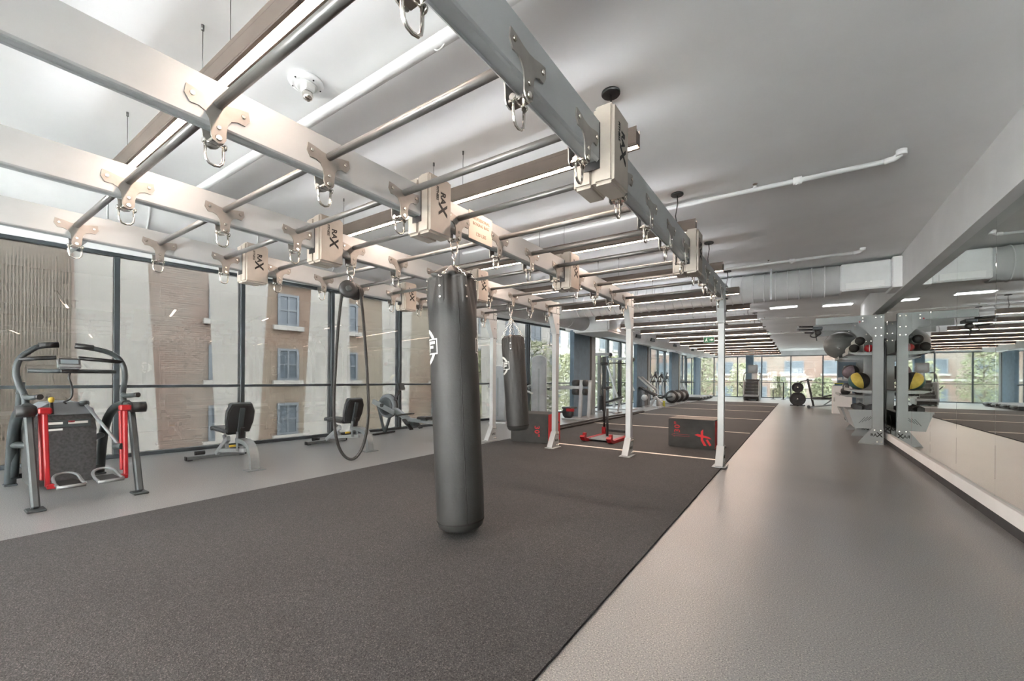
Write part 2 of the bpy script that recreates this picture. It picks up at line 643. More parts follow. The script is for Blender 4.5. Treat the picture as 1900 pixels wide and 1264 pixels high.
while yy < 13.95:
    y1 = min(yy + 1.085, 13.97)
    part(MB((XR, 4.0, 0)).box(XR, XR + 0.028, yy + 0.0025, y1 - 0.0025, 0.206, 2.629, 0.0015), 'mirror_panel', 'mirror', mir)
    yy += 1.085
part(MB((XR, 4.0, 0)).box(XR + 0.012, XR + 0.0295, k0 - 1.085 * 9, 13.97, 0.206, 2.629), 'mirror_backing', 'seam', mir)

# rear wall behind the camera, closing the room
struct(MB().box(wx(Y0) - 0.1, 2.6, Y0 - 0.2, Y0, 3.001, CEIL), 'wall_rear', 'white', 'white band above the added windows behind the viewpoint')

# ---- window wall (left) ----
def window_wall(name, p0, ang, length, mulls, top, label, mid=1.05, capped=True, gm='glass'):
    """local frame: +u along local Y, outside is local -X"""
    root = thing(name, label, None, p0, ang, kind='structure')
    part(MB().box(-0.07, 0.05, 0, length, 0, 0.055, 0.004), 'sill', 'mull', root)
    part(MB().box(-0.07, 0.05, 0, length, top - 0.05, top, 0.004), 'head', 'mull', root)
    me_m = MB().box(-0.075, 0.045, -0.032, 0.032, 0.056, top - 0.051, 0.004).mesh('mullion')
    me_c = MB().box(-0.13, -0.076, -0.032, 0.032, 0.056, top - 0.051).mesh('mullion_cap')
    for m in mulls:
        part(me_m, 'mullion', 'mull', root, loc=(0, m, 0))
        if capped:
            part(me_c, 'mullion_cap', 'mull_lt', root, loc=(0, m, 0))
    for a, b in zip(mulls, mulls[1:]):
        part(MB().box(-0.05, 0.03, a + 0.033, b - 0.033, mid - 0.022, mid + 0.022, 0.003), 'mid_rail', 'mull', root)
        part(MB().box(-0.012, 0.0, a + 0.0325, b - 0.0325, 0.056, mid - 0.0225), 'pane', gm, root)
        part(MB().box(-0.012, 0.0, a + 0.0325, b - 0.0325, mid + 0.0225, top - 0.0505), 'pane', gm, root)
    return root
cosw = math.cos(WANG)
def wl(y):          # local distance along the wall for a world y
    return (y - Y0) / cosw
mullY = [1.79 + 1.607 * k for k in range(-5, 7)]
window_wall('window_1', (wx(Y0), Y0, 0), WANG, (YB - 0.02 - Y0) / cosw, [wl(y) for y in [Y0 + 0.05] + mullY + [YB - 0.07]], 3.0,
            'long wall of dark framed floor to ceiling windows beside the rig')
window_wall('window_4', (wx(YB), YB, 0), 0.0, Y1 - YB, [0.05] + [1.6 * k for k in range(1, 13)] + [Y1 - YB - 0.08], 3.0,
            'dark framed floor to ceiling windows beside the cardio machines', gm='paleglass')
# wall above the window heads
wl_b = MB((wx(Y0), Y0, 0)).prism([(wx(Y0) - 0.07, Y0), (wx(Y0) + 0.06, Y0), (wx(YB) + 0.06, YB), (wx(Y1) + 0.06, Y1), (wx(Y1) - 0.07, Y1), (wx(YB) - 0.07, YB)], 'z', 3.001, CEIL)
struct(wl_b, 'wall_left', 'white', 'white band above the long window wall', loc=(wx(Y0), Y0, 0))
# ---- far window wall ----
far_m = [0.033, 2.2 - 1.26, 2.2 + 0.45, 2.2 + 2.11, 2.2 + 3.58, 2.2 + 5.09, 2.2 + 6.61, 2.2 - wx(Y1) - 0.05]
window_wall('window_2', (2.2, Y1, 0), PI / 2, 2.2 - wx(Y1), far_m, 2.84, 'wall of dark framed windows at the far end of the gym', capped=False, gm='paleglass')
struct(MB().box(wx(Y1) - 0.1, 2.4, Y1 - 0.06, Y1 + 0.1, 2.841, CEIL), 'wall_far', 'duct', 'grey bulkhead above the far windows')

window_wall('added_fill_window', (1.65, Y0, 0), PI / 2, 1.65 - wx(Y0), [0.05 + 1.66 * k for k in range(7)], 3.0, 'added unseen windows behind the viewpoint, letting in fill daylight', capped=False, gm='clearglass')  # unseen glazing added behind the camera to bring in fill daylight
# ---- columns by the windows ----
for k, y in enumerate((13.0, 19.4, 25.4, 31.8)):
    x = -5.76
    ca = thing('column', ['slate grey pier nearest the camera, beside the cable machine', 'slate grey pier behind the leg press',
                          'slate grey pier beside the elliptical trainers', 'slate grey pier nearest the far windows'][k], None, (x, y, 0), 0, 'slate piers', 'structure')
    part(MB().box(-0.14, 0.0, -1.2 if k == 0 else -1.5, 0.0, 0, 2.72, 0.006), 'shaft', 'column', ca)
    part(MB().box(-0.13, -0.02, 0.001, 0.16, 0, 2.70), 'black_joint', 'black', ca)
    part(MB().box(-0.14, 0.0, 0.161, 0.46, 0, 2.70, 0.004), 'trim_plate', 'frame', ca)
    part(MB().box(-0.36, 0.10, -1.1, 0.5, 2.721, CEIL - 0.001, 0.01), 'capital', 'white', ca)

# ================================================================== EXTERIOR
solo(MB().box(-70, 60, -50, 90, -1.7, -1.3), 'ground', 'ground', 'grey paving outside the windows', 'ground', kind='structure')
solo(MB().box(-20, 14, -26, Y0 - 0.21, -1.299, -0.1), 'reflector', 'ground', 'added unseen pale paved terrace behind the viewpoint', 'reflector', kind='structure')  # unseen pale slab added to bounce daylight onto the ceiling
# pale slanted panels standing outside the glass
PAN = [((1.39, 2.20), (1.48, 2.37)), ((3.0, 3.97), (3.13, 3.80)), ((4.77, 5.56), (4.60, 5.63)), ((6.37, 7.22), (6.42, 7.12)),
       ((7.95, 8.85), (8.05, 8.75)), ((9.6, 10.4), (9.7, 10.35)), ((11.3, 12.0), (11.35, 11.95))]
PNAME = ['behind the stepping trainer', 'behind the nearer bench', 'behind the farther bench',
         'behind the rowing machine', 'behind the large punching bag', 'behind the smaller punching bag', 'behind the tall grey shroud']
for k, ((a, b), (c, d)) in enumerate(PAN):
    c, d = c + (c - a) * 0.35, d + (d - b) * 0.35
    ym = (a + b) / 2
    px = wx(ym) - 0.32
    mb = MB().prism([(a - ym, 3.3), (b - ym, 3.3), (d - ym, -1.29), (c - ym, -1.29)], 'x', -0.012, 0.0)
    o = solo(mb, 'exterior_panel', 'sheer', 'pale tapering panel outside the glass, ' + PNAME[k], 'panel', 'pale panels outside the windows', loc=(px, ym, 0))
    o.rotation_euler = (0, 0, WANG)

# screen of narrow vertical strips outside the glass at the left edge of the view
ms = thing('mesh_screen', 'grey screen of fine vertical strips outside the glass at the far left', 'screen', (wx(0.4) - 0.36, 0.4, -1.29), WANG)
part(MB().box(-0.02, 0.02, -1.05, 0.98, 4.55, 4.62), 'top_strip', 'mesh', ms)
part(MB().box(-0.02, 0.02, -1.05, 0.98, 0.0, 0.05), 'bottom_rail', 'mesh', ms)
stp = MB()
yv = -1.04
while yv < 0.98:
    stp.box(-0.006, 0.006, yv, yv + 0.021, 0.051, 4.549)
    yv += 0.032
part(stp, 'strips', 'mesh', ms)['kind'] = 'stuff'

def building(name, label, x0, y0, ang, length, height, m, wins, ww, wh, rows, depth=6.0, base=-1.3, bands=()):
    """facade in local YZ plane at x=0 facing +X; windows are frames with panes"""
    r = thing(name, label, 'building', (x0, y0, base), ang)
    part(MB().box(-depth, 0, 0, length, 0, height), 'facade', m, r)
    part(MB().box(-depth - 0.1, 0.25, -0.1, length + 0.1, height, height + 0.5, 0.03), 'cornice', 'stone', r)
    fm = MB()
    fm.box(0.001, 0.06, -ww / 2, -ww / 2 + 0.08, 0, wh).box(0.001, 0.06, ww / 2 - 0.08, ww / 2, 0, wh).box(0.001, 0.06, -ww / 2 + 0.081, ww / 2 - 0.081, wh - 0.08, wh).box(0.001, 0.06, -ww / 2 + 0.081, ww / 2 - 0.081, 0, 0.08)
    fm.box(0.001, 0.05, -0.03, 0.03, 0.081, wh - 0.081).box(0.001, 0.05, -ww / 2 + 0.081, -0.031, wh * 0.5 - 0.03, wh * 0.5 + 0.03).box(0.001, 0.05, 0.031, ww / 2 - 0.081, wh * 0.5 - 0.03, wh * 0.5 + 0.03)
    fmesh = fm.mesh('window')
    pm = MB().box(0.0005, 0.02, -ww / 2 + 0.085, ww / 2 - 0.085, 0.085, wh - 0.085).mesh('pane')
    sm = MB().box(0.001, 0.14, -ww / 2 - 0.15, ww / 2 + 0.15, -0.16, -0.002).mesh('window_ledge')
    for z in rows:
        for y in wins:
            w = part(fmesh, 'window', 'mull_lt', r, loc=(0, y, z))
            part(pm, 'pane', 'bldglass', w)
            part(sm, 'window_ledge', 'stone', w)
    for z in bands:
        part(MB().box(0.001, 0.12, 0, length, z, z + 0.18), 'string_course', 'stone', r)
    return r
building('brick_building', 'pale reddish brick building with gridded windows seen through the left windows', -16.6, -8.0, WANG, 14.6, 7.5, 'brick',
         [3.4, 6.2, 13.9], 0.85, 1.1, [0.5, 2.4, 4.3])
building('brick_building', 'beige brick building with blue-grey windows behind the rowing machine', -14.93, 6.75, WANG, 9.8, 7.7, 'brick2',
         [0.95, 3.2, 5.4, 7.6], 0.7, 1.1, [0.5, 2.4, 4.3], bands=(5.7,))
building('stone_building', 'tall pale building with window rows behind the column line', -17.0, 19.5, WANG, 26.0, 7.0, 'stone',
         [2 + 2.6 * i for i in range(9)], 1.4, 1.3, [0.9, 3.1, 5.3])
sky_blocker = building('stone_building', 'added unseen sky-blocking building across the terrace behind the viewpoint', 22.0, -25.0, PI / 2, 48.0, 12.0, 'stone', [3 + 4.2 * i for i in range(11)], 1.6, 1.6, [1.6, 5.0, 8.4])  # unseen block added behind the camera to cut low sky light
fb = building('row_building', 'brick and stone building across the street beyond the far windows', -14.0, 47.0, -PI / 2, 26.0, 7.0, 'brick',
              [2 + 2.9 * i for i in range(8)], 1.5, 1.2, [0.7, 3.1, 5.3], bands=(2.5,))

def tree(label, x, y, h, spread, m, n, seed, trunk=True, zb=-1.3):
    rnd = random.Random(seed)
    r = thing('tree', label, 'tree', (x, y, zb), rnd.uniform(0, 6), 'trees outside the windows')
    tb = MB()
    tb.tube([(0, 0, 0), (0.05, 0.02, h * 0.3), (-0.04, 0.06, h * 0.6), (0.05, 0, h * 0.85)], [0.09, 0.07, 0.05, 0.02], 7)
    for i in range(9):
        a = rnd.uniform(0, 6.28)
        z0 = h * rnd.uniform(0.25, 0.7)
        tb.tube([(0, 0, z0), (math.cos(a) * spread * 0.4, math.sin(a) * spread * 0.4, z0 + h * 0.12), (math.cos(a) * spread * 0.8, math.sin(a) * spread * 0.8, z0 + h * 0.25)], [0.04, 0.025, 0.01], 5)
    part(tb, 'trunk', 'bark', r)
    lv = MB()
    for i in range(n):
        # leaves gathered in clumps through the crown
        a, u, v = rnd.uniform(0, 6.28), rnd.random() ** 0.5, rnd.random()
        zc = h * (0.22 + 0.78 * v)
        rad = spread * u * (0.55 + 0.45 * math.sin(PI * min(1, 0.15 + v * 0.85)))
        p = Vector((rad * math.cos(a), rad * math.sin(a), zc))
        s = rnd.uniform(0.05, 0.11)
        d1 = Vector((rnd.uniform(-1, 1), rnd.uniform(-1, 1), rnd.uniform(-1, 1))).normalized()
        d2 = d1.orthogonal().normalized()
        lv._faces([p - d1 * s, p + d2 * s * 0.5, p + d1 * s, p - d2 * s * 0.5], [(0, 1, 2, 3)])
    f = part(lv, 'foliage', m, r)
    f['kind'] = 'stuff'
    return r
TL = [(-10.4, 12.6, 3.6, 1.2), (-9.9, 16.0, 4.2, 1.3), (-9.9, 20.0, 3.8, 1.3), (-9.6, 24.0, 3.9, 1.5), (-9.6, 29.0, 3.7, 1.5)]
TN = ['behind the small punching bag', 'behind the cable machine', 'behind the leg press', 'behind the ellipticals', 'at the far corner']
for k, (x, y, h, sp) in enumerate(TL):
    tree('leafy tree outside the left windows, ' + TN[k], x, y, h, sp, 'leaf2' if k % 2 else 'leaf', 2600, 20 + k)
TF = [(-6.8, 38.6, 4.4, 1.3), (-3.6, 37.2, 3.8, 1.2), (-1.3, 40.2, 2.8, 0.7), (-0.1, 36.6, 2.5, 0.6), (1.4, 37.2, 2.7, 0.8), (3.4, 38.6, 3.6, 1.0)]
FN = ['leftmost of the row', 'left of the stair climber', 'right of the stair climber', 'low, between the two posts', 'behind the plate stand', 'rightmost of the row']
for k, (x, y, h, sp) in enumerate(TF):
    tree('leafy shrub-like tree beyond the far windows, ' + FN[k], x, y, h, sp, 'leaf' if k % 2 else 'leaf2', 1800, 40 + k)

# ================================================================== CEILING SERVICES
# cross duct at y ~ 8.6
dx = thing('cross_duct', 'large round ribbed white duct crossing the ceiling to the right soffit', 'duct', (-1.5, 8.93, 2.885))
part(MB((-1.5, 8.93, 2.885)).cyl((-5.0, 8.93, 2.885), (0.55, 8.93, 2.885), 0.25, n=32), 'duct_tube', 'duct', dx)
rib = MB().lathe([(0.251, -0.010), (0.264, -0.006), (0.264, 0.006), (0.251, 0.010)], axis='x', n=32, caps=False).mesh('duct_rib')
for i in range(27):
    part(rib, 'duct_rib', 'duct', dx, loc=(-2.7 + 0.175 * i, 0, 0))
part(MB((-1.5, 8.93, 2.885)).box(0.551, 1.18, 8.69, 9.17, 2.66, 3.10, 0.02), 'duct_plenum', 'duct', dx)
part(MB((-1.5, 8.93, 2.885)).box(1.181, 1.299, 8.63, 9.23, 2.64, 3.12, 0.01), 'duct_collar', 'white', dx)
part(MB((-1.5, 8.93, 2.885)).box(0.62, 1.10, 8.675, 8.689, 2.68, 2.78, 0.004), 'duct_grille', 'white', dx)
part(MB((-1.5, 8.93, 2.885)).box(-0.43, -0.40, 8.66, 8.668, 2.62, CEIL - 0.001), 'hanger_strap', 'framelt', dx)
part(MB((-1.5, 8.93, 2.885)).tube([(-1.5, 9.0, 3.145), (-0.2, 9.0, 3.148), (1.28, 9.0, 3.148)], 0.008, 6), 'top_strip', 'framedk', dx)  # dark tube standing in for the shadow line between duct and ceiling
# long duct parallel to the windows
ld = thing('long_duct', 'long round white duct running along the window side under the ceiling', 'duct', (-5.6, 0, 2.86))
ldp = lambda y: (-5.62 + 0.028 * y, y, 2.86)
part(MB((-5.6, 0, 2.86)).cyl(ldp(-6.5), ldp(11.4), 0.24, n=28), 'duct_tube', 'duct', ld)
part(MB((-5.6, 0, 2.86)).cyl((-5.25, 13.1, 2.86), ldp(30), 0.24, n=28), 'duct_tube', 'duct', ld)
rb = MB().lathe([(0.241, -0.008), (0.249, -0.008), (0.249, 0.008), (0.241, 0.008)], axis='y', n=28, caps=False).mesh('duct_rib')
for i in range(12):
    y = -0.6 + 1.0 * i
    p = ldp(y)
    part(rb, 'duct_rib', 'duct', ld, loc=(p[0] + 5.6, y, 0), rot=(0, 0, -0.028))
for i in range(7):
    y = 14.5 + 2.4 * i
    p = ldp(y)
    part(rb, 'duct_rib', 'duct', ld, loc=(p[0] + 5.6, y, 0), rot=(0, 0, -0.028))
for y in (15.5, 17.2, 20.5, 24.0):
    p = ldp(y)
    part(MB((-5.6, 0, 2.86)).box(p[0] + 0.19, p[0] + 0.27, y - 0.25, y + 0.25, 2.74, 2.86, 0.005), 'duct_grille', 'framedk', ld)
# elbow box joining the two ducts
part(MB((-5.6, 0, 2.86)).box(-5.62, -4.48, 11.4, 13.1, 2.58, 3.12, 0.05, 2), 'duct_junction', 'duct', ld)

def pipe_line(label, x0, x1, y, r, z, fit, elbow=None, sprk=()):
    t = thing('sprinkler_pipe', label, 'pipe', (x1, y, z), 0, 'ceiling pipes')
    o = (x1, y, z)
    part(MB(o).cyl((x0, y, z), (x1, y, z), r, n=12), 'pipe_run', 'white', t)
    for x in fit:
        part(MB(o).cyl((x - 0.035, y, z), (x + 0.035, y, z), r * 1.55, n=12).cyl((x, y, z - r * 1.9), (x, y, z + r * 1.4), r * 0.8, n=10), 'pipe_fitting', 'white', t)
    if elbow:
        part(MB(o).tube([(x1, y, z), (x1 + 0.06, y - 0.02, z), (x1 + 0.10, y - 0.05, z + 0.02), (x1 + 0.10, y - 0.06, CEIL - 0.03)], r * 1.15, 12), 'pipe_elbow', 'white', t)
        part(MB(o).cyl((x1 + 0.10, y - 0.06, z + 0.0), (x1 + 0.10, y - 0.06, z + 0.045), r * 1.7, n=12), 'pipe_coupling', 'white', t)
    for x in sprk:
        sp = part(MB(o).cyl((x, y, z), (x, y, CEIL - 0.035), r * 0.6, n=10).cyl((x, y, CEIL - 0.06), (x, y, CEIL - 0.03), r * 0.85, n=8), 'sprinkler_riser', 'white', t)
        part(MB(o).cyl((x, y, CEIL - 0.029), (x, y, CEIL - 0.012), 0.008, n=8).cyl((x, y, CEIL - 0.011), (x, y, CEIL - 0.007), 0.022, n=10), 'sprinkler_head', 'bolt', sp)
    return t
pipe_line('white sprinkler pipe on the ceiling right of the rig, nearer of the two', -4.2, 0.60, 4.80, 0.022, 3.095, [-0.02], True, [-0.37])
pipe_line('white sprinkler pipe on the ceiling above the storage rack, farther of the two', -4.2, 0.66, 7.98, 0.022, 3.095, [-0.1], True, [-0.42])
pipe_line('thick white pipe on the ceiling above the near end of the rig', -5.2, 0.3, 1.69, 0.036, 3.08, [], None, [])
part(MB().tube([(-1.66 + 0.05 * math.cos(a), 1.69, 3.08 + 0.05 * math.sin(a)) for a in [i * PI / 8 for i in range(16)]], 0.005, 6, closed=True), 'pipe_hanger', 'white', bpy.data.objects['sprinkler_pipe.002'], loc=(-0.3, -1.69, -3.08))
pipe_line('thin white pipe low on the ceiling below the cross duct', -3.0, 0.9, 10.6, 0.02, 3.09, [-0.6, 0.1, 0.8], None, [])
pipe_line('thin white pipe on the ceiling beyond the flat ceiling lights', -3.5, 1.2, 15.2, 0.02, 3.09, [-1.0, -0.3], None, [-0.9])
pipe_line('thin white pipe on the ceiling farthest from the camera', -3.5, 1.9, 20.0, 0.02, 3.09, [-1.0, 0.3], None, [-0.6])
# trapeze strut hung near the windows at the left
ts = thing('strut_bracket', 'galvanised strut bracket hung from the ceiling beside the long duct', 'bracket', (-6.0, 1.05, 2.7))
part(MB((-6.0, 1.05, 2.7)).box(-6.65, -5.1, 1.03, 1.07, 2.565, 2.605), 'strut', 'framelt', ts)
for x in (-6.6, -5.15):
    part(MB((-6.0, 1.05, 2.7)).cyl((x, 1.05, 2.54), (x, 1.05, CEIL), 0.007, n=8), 'threaded_rod', 'framelt', ts)

# smoke alarm with strobe
al = thing('smoke_alarm', 'white round smoke alarm with clear strobe on the ceiling', 'alarm', (-2.70, 1.51, CEIL))
part(MB().lathe([(0.105, 0), (0.108, -0.012), (0.10, -0.026), (0.085, -0.03)], n=32), 'base', 'white', al)
part(MB().lathe([(0.07, -0.0305), (0.066, -0.04), (0.05, -0.042)], n=28), 'sounder_ring', 'bucket', al)
part(MB().cbox((0.02, 0.0, -0.055), (0.07, 0.07, 0.05), 0.008), 'strobe_housing', 'bucket', al)
part(MB().lathe([(0.03, 0), (0.034, -0.02), (0.028, -0.045), (0.012, -0.055)], c=(0.02, 0, -0.081), n=10), 'strobe_lens', 'chrome', al)
for a in range(5):
    t = a * 1.25
    part(MB().cyl((0.088 * math.cos(t), 0.088 * math.sin(t), -0.026), (0.088 * math.cos(t), 0.088 * math.sin(t), -0.033), 0.005, n=8), 'screw', 'ink', al)

# linear pendant lights
LZ, LH, LW = 2.735, 0.092, 0.075
LX0, LX1 = -4.40, -0.88
LY = [0.945] + [2.735 + 1.888 * k for k in range(15)]
LY_ADDED = [-0.94, -2.83, -4.72, -6.5]  # unseen pendants continuing the row, added to brighten the near end
bar_me = MB().box(LX0, LX1, -LW / 2, LW / 2, 0.006, LH, 0.003).mesh('housing')
led_me = MB().box(LX0 + 0.012, LX1 - 0.012, -0.02, 0.02, -0.002, 0.0055).mesh('diffuser')
up_me = MB().box(LX0 + 0.02, LX1 - 0.02, -0.006, 0.006, LH + 0.0005, LH + 0.024).mesh('added_uplight')  # hidden upward strip added to light the ceiling
cap_me = MB().box(LX0 + 0.01, LX1 - 0.01, -0.013, 0.013, LH + 0.0245, LH + 0.026).mesh('added_uplight_cap')  # blocks straight-up rays so the added ceiling glow spreads evenly
rim_me = MB().box(LX0, LX1, -LW / 2, -LW / 2 + 0.004, LH - 0.002, LH + 0.0245).box(LX0, LX1, LW / 2 - 0.004, LW / 2, LH - 0.002, LH + 0.0245).mesh('added_uplight_rim')  # rims added to hide the glowing strip from below
lip_me = MB().box(LX0, LX1, -LW / 2, -0.0205, -0.004, 0.0058).box(LX0, LX1, 0.0205, LW / 2, -0.004, 0.0058).mesh('side_lip')
wire_me = MB().cyl((0, 0, LH), (0, 0, CEIL - LZ - 0.03), 0.0022, n=6).cyl((0, 0, CEIL - LZ - 0.03), (0, 0, CEIL - LZ), 0.008, n=8).mesh('suspension_wire')
can_me = MB().lathe([(0.062, CEIL - LZ), (0.064, CEIL - LZ - 0.012), (0.058, CEIL - LZ - 0.02)], n=24).mesh('canopy')
for k, y in enumerate(LY + LY_ADDED):
    lab = 'bronze linear pendant light with warm strip, %s from the foreground' % ORD[k] if k < 16 else 'added unseen linear pendant light behind the viewpoint, %s towards the rear windows' % ORD[k - 16]
    t = thing('pendant_light', lab, 'light', (0, y, LZ), 0, 'linear pendant lights')
    part(bar_me, 'housing', 'bronze', t)
    part(led_me, 'diffuser', 'led', t)
    part(lip_me, 'side_lip', 'bronze', t)
    part(up_me, 'added_uplight', 'added_uplight', t)
    part(cap_me, 'added_uplight_cap', 'bronze', t)
    part(rim_me, 'added_uplight_rim', 'bronze', t)
    for x in (-2.75, -2.40, -4.12, -1.35):
        part(wire_me, 'suspension_wire', 'wire', t, loc=(x, 0, 0))
    part(can_me, 'canopy', 'black', t, loc=(-1.07, 0, 0))
    part(MB().tube([(-1.07, 0, LH), (-1.085, 0, LH + 0.1), (-1.065, 0, CEIL - LZ - 0.1), (-1.07, 0, CEIL - LZ - 0.02)], 0.006, 6), 'power_cord', 'cord', t)

# flat ceiling panel lights
for k, (x, y) in enumerate(((-0.35, 13.2), (0.8, 13.5))):
    t = thing('ceiling_panel_light', 'flat rectangular ceiling light right of the pendants, %s from the foreground' % ORD[k], 'light', (x, y, CEIL), 0, 'flat ceiling lights')
    part(MB().box(-0.32, 0.32, -0.16, 0.16, -0.03, -0.001, 0.004), 'frame', 'white', t)
    part(MB().box(-0.295, 0.295, -0.135, 0.135, -0.036, -0.0305), 'diffuser', 'troffer', t)
# exit sign
ex = thing('exit_sign', 'green running man exit sign hanging below the pendant lights', 'sign', (-2.12, 13.0, 2.335))
part(MB().box(-0.145, 0.145, -0.02, 0.02, -0.085, 0.085, 0.006), 'sign_body', 'framelt', ex)
part(MB().box(-0.135, 0.135, -0.0235, -0.0205, -0.075, 0.075), 'sign_face', 'green', ex)
sg = MB()
sg.prism([(0.02, 0.012), (0.07, 0.012), (0.07, 0.04), (0.12, 0.0), (0.07, -0.04), (0.07, -0.012), (0.02, -0.012)], 'y', -0.026, -0.024)
part(sg, 'arrow', 'signwhite', ex)
mn = MB()
mn.lathe([(0.012, -0.026), (0.012, -0.024)], c=(-0.055, 0, 0.042), axis='y', n=10)
mn.prism([(-0.075, 0.028), (-0.045, 0.03), (-0.055, -0.005), (-0.03, -0.03), (-0.04, -0.05), (-0.068, -0.02), (-0.1, -0.055), (-0.11, -0.045), (-0.082, -0.005)], 'y', -0.026, -0.024)
part(mn, 'running_man', 'signwhite', ex)
for x in (-0.1, 0.1):
    part(MB().cyl((x, 0, 0.085), (x, 0, CEIL - 2.335), 0.004, n=6), 'hanger_rod', 'wire', ex)

# ================================================================== TRAINING RIG
BX = [-0.89, -2.19, -3.50, -4.86]
BZ0, BZ1 = 2.315, 2.52
RY = [0.80 + 0.5335 * k for k in range(0, 11)]
PY = 6.44
BOXY = [-2.135, 0.0, 2.135, 4.27]
RZ = 2.405
rig = thing('training_rig', 'large silver overhead training rig with parallel beams, rungs and four front posts', 'rig', (-2.875, 2.2, 0))
RO = (-2.875, 2.2, 0)
def rl(x, y, z):
    return (x - RO[0], y - RO[1], z)
BY0 = -2.4
# beam: C-like box with a rounded lower lip
bl = PY - 0.055 - BY0
prof = [(-0.04, 0.205), (0.04, 0.205), (0.04, 0.012), (0.034, 0.004), (0.026, 0.0), (0.022, 0.008), (-0.022, 0.008), (-0.026, 0.0), (-0.034, 0.004), (-0.04, 0.012)]
beam_me = MB().prism(prof, 'y', 0, bl).mesh('beam')
for x in BX:
    part(beam_me, 'beam', 'rig', rig, loc=rl(x, BY0, BZ0))
# rungs
for a, b in zip(BX, BX[1:]):
    L = (a - 0.047) - (b + 0.047)
    rm = MB().cyl((0, 0, 0), (L, 0, 0), 0.0205, n=14).mesh('rung')
    for y in RY:
        if y < -1.9:
            continue
        part(rm, 'rung', 'pipe', rig, loc=rl(b + 0.047, y, RZ + 0.012))
# brackets with shackles
bp = [(-.122, .04), (-.08, .034), (-.04, .024), (0, .02), (.04, .024), (.08, .034), (.122, .04), (.128, .0), (.108, -.032), (.075, -.030), (.050, -.042), (.036, -.065), (.031, -.10), (.030, -.135), (.022, -.152), (0, -.160),
      (-.022, -.152), (-.030, -.135), (-.031, -.10), (-.036, -.065), (-.050, -.042), (-.075, -.030), (-.108, -.032), (-.128, .0)]
bpl = MB()
for d0, d1 in ((0.0405, 0.0465), (-0.0465, -0.0405)):
    bpl.prism(bp, 'x', d0, d1)
brk_me = bpl.mesh('bracket')
bb = MB()
for sx in (1, -1):
    for (yy, zz, r) in ((-.100, .008, .0105), (.100, .008, .0105), (0, -.092, .010), (0.0, -.137, .0145)):
        bb.cyl((sx * 0.0466, yy, zz), (sx * 0.053, yy, zz), r, r * 0.8, n=10)
bb.cyl((-0.0404, 0, -.137), (0.0404, 0, -.137), 0.007, n=8)
bolt_me = bb.mesh('bolts')
sh = MB()
sh.cyl((0, -0.042, -.150), (0, 0.042, -.150), 0.006, n=8)
sh.cyl((0, -0.047, -.150), (0, -0.038, -.150), 0.013, n=10).cyl((0, 0.038, -.150), (0, 0.047, -.150), 0.013, n=10)
U = [(0, -0.036, -.150), (0, -0.036, -.205), (0, -0.032, -.228), (0, -0.02, -.243), (0, 0, -.248), (0, 0.02, -.243), (0, 0.032, -.228), (0, 0.036, -.205), (0, 0.036, -.150)]
sh.tube(U, 0.0062, 8)
sh.cbox((0, 0, -.146), (0.07, 0.05, 0.016), 0.003)
sh_me = sh.mesh('shackle')
for x in BX:
    for y in RY:
        if y < -1.9:
            continue
        b = part(brk_me, 'bracket', 'rigdk', rig, loc=rl(x, y, RZ))
        part(bolt_me, 'bolts', 'bolt', b)
        part(sh_me, 'shackle', 'chrome', b)
# connector boxes: two shells with a joint between, and the maker's mark
c1 = MB().box(0.002, 0.115, -0.115, 0.115, -0.205, 0.205, 0.016, 3).mesh('connector_shell')
c2 = MB().box(-0.115, -0.002, -0.105, 0.105, -0.20, 0.20, 0.016, 3).mesh('connector_shell')
gk = MB().box(-0.044, 0.044, -0.1185, -0.1155, -0.125, 0.11).mesh('gasket')
lg = text_mesh('RA', 0.066, 0.0015, frame((0.1155, 0.02, 0.06), (0, 0, -1), (0, 1, 0)), 0.002)
lgx = text_mesh('X', 0.115, 0.0015, frame((0.1155, 0.015, -0.02), (0, 0, -1), (0, 1, 0)), 0.003)
lg2 = text_mesh('FITNESS', 0.028, 0.0015, frame((0.1155, -0.035, 0.08), (0, 0, -1), (0, 1, 0)), 0.0005)
for x in BX:
    for y in BOXY:
        if y < 0.1:
            continue
        cb = part(c1, 'connector_box', 'box', rig, loc=rl(x, y, 2.405))
        part(c2, 'inner_shell', 'box', cb)
        part(gk, 'gasket', 'black', cb)
        part(lg, 'maker_mark', 'ink', cb)
        part(lgx, 'maker_mark', 'ink', cb)
        part(lg2, 'maker_mark', 'ink', cb)
# posts with gussets and feet
post_me = MB().box(-0.04, 0.04, -0.05, 0.05, 0.012, 2.525, 0.004).mesh('post')
gu = MB()
gp = [(-0.30, BZ0 + 0.0), (-0.052, 1.99), (0.052, 1.93), (0.052, BZ1 + 0.008), (-0.052, BZ1 + 0.008), (-0.052, BZ0 + 0.03)]
for d0, d1 in ((0.0405, 0.047), (-0.047, -0.0405)):
    gu.prism([(-0.052, 1.98), (0.052, 1.93), (0.052, BZ1 + 0.008), (-0.052, BZ1 + 0.008)], 'x', d0, d1)
    gu.prism([(-0.2, BZ0 - 0.002), (-0.0525, 1.98), (-0.0525, BZ0 - 0.002)], 'x', d0, d1)
gu.prism([(-0.2, BZ0 - 0.002), (-0.0525, 1.98), (-0.0525, 2.02), (-0.17, BZ0 - 0.002)], 'x', -0.040, 0.040)
gus_me = gu.mesh('gusset')
pg = MB()
for z in (2.49, 2.42, 2.32, 2.15, 1.97):
    for yy in (-0.03, 0.03):
        pg.cyl((-0.075, yy, z), (0.075, yy, z), 0.006, n=8)
peg_me = pg.mesh('bolts')
ft = MB()
for d0, d1 in ((0.0405, 0.048), (-0.048, -0.0405)):
    ft.prism([(-0.051, 0.29), (-0.20, 0.035), (-0.20, 0.0145), (0.056, 0.0145), (0.056, 0.29)], 'x', d0, d1)
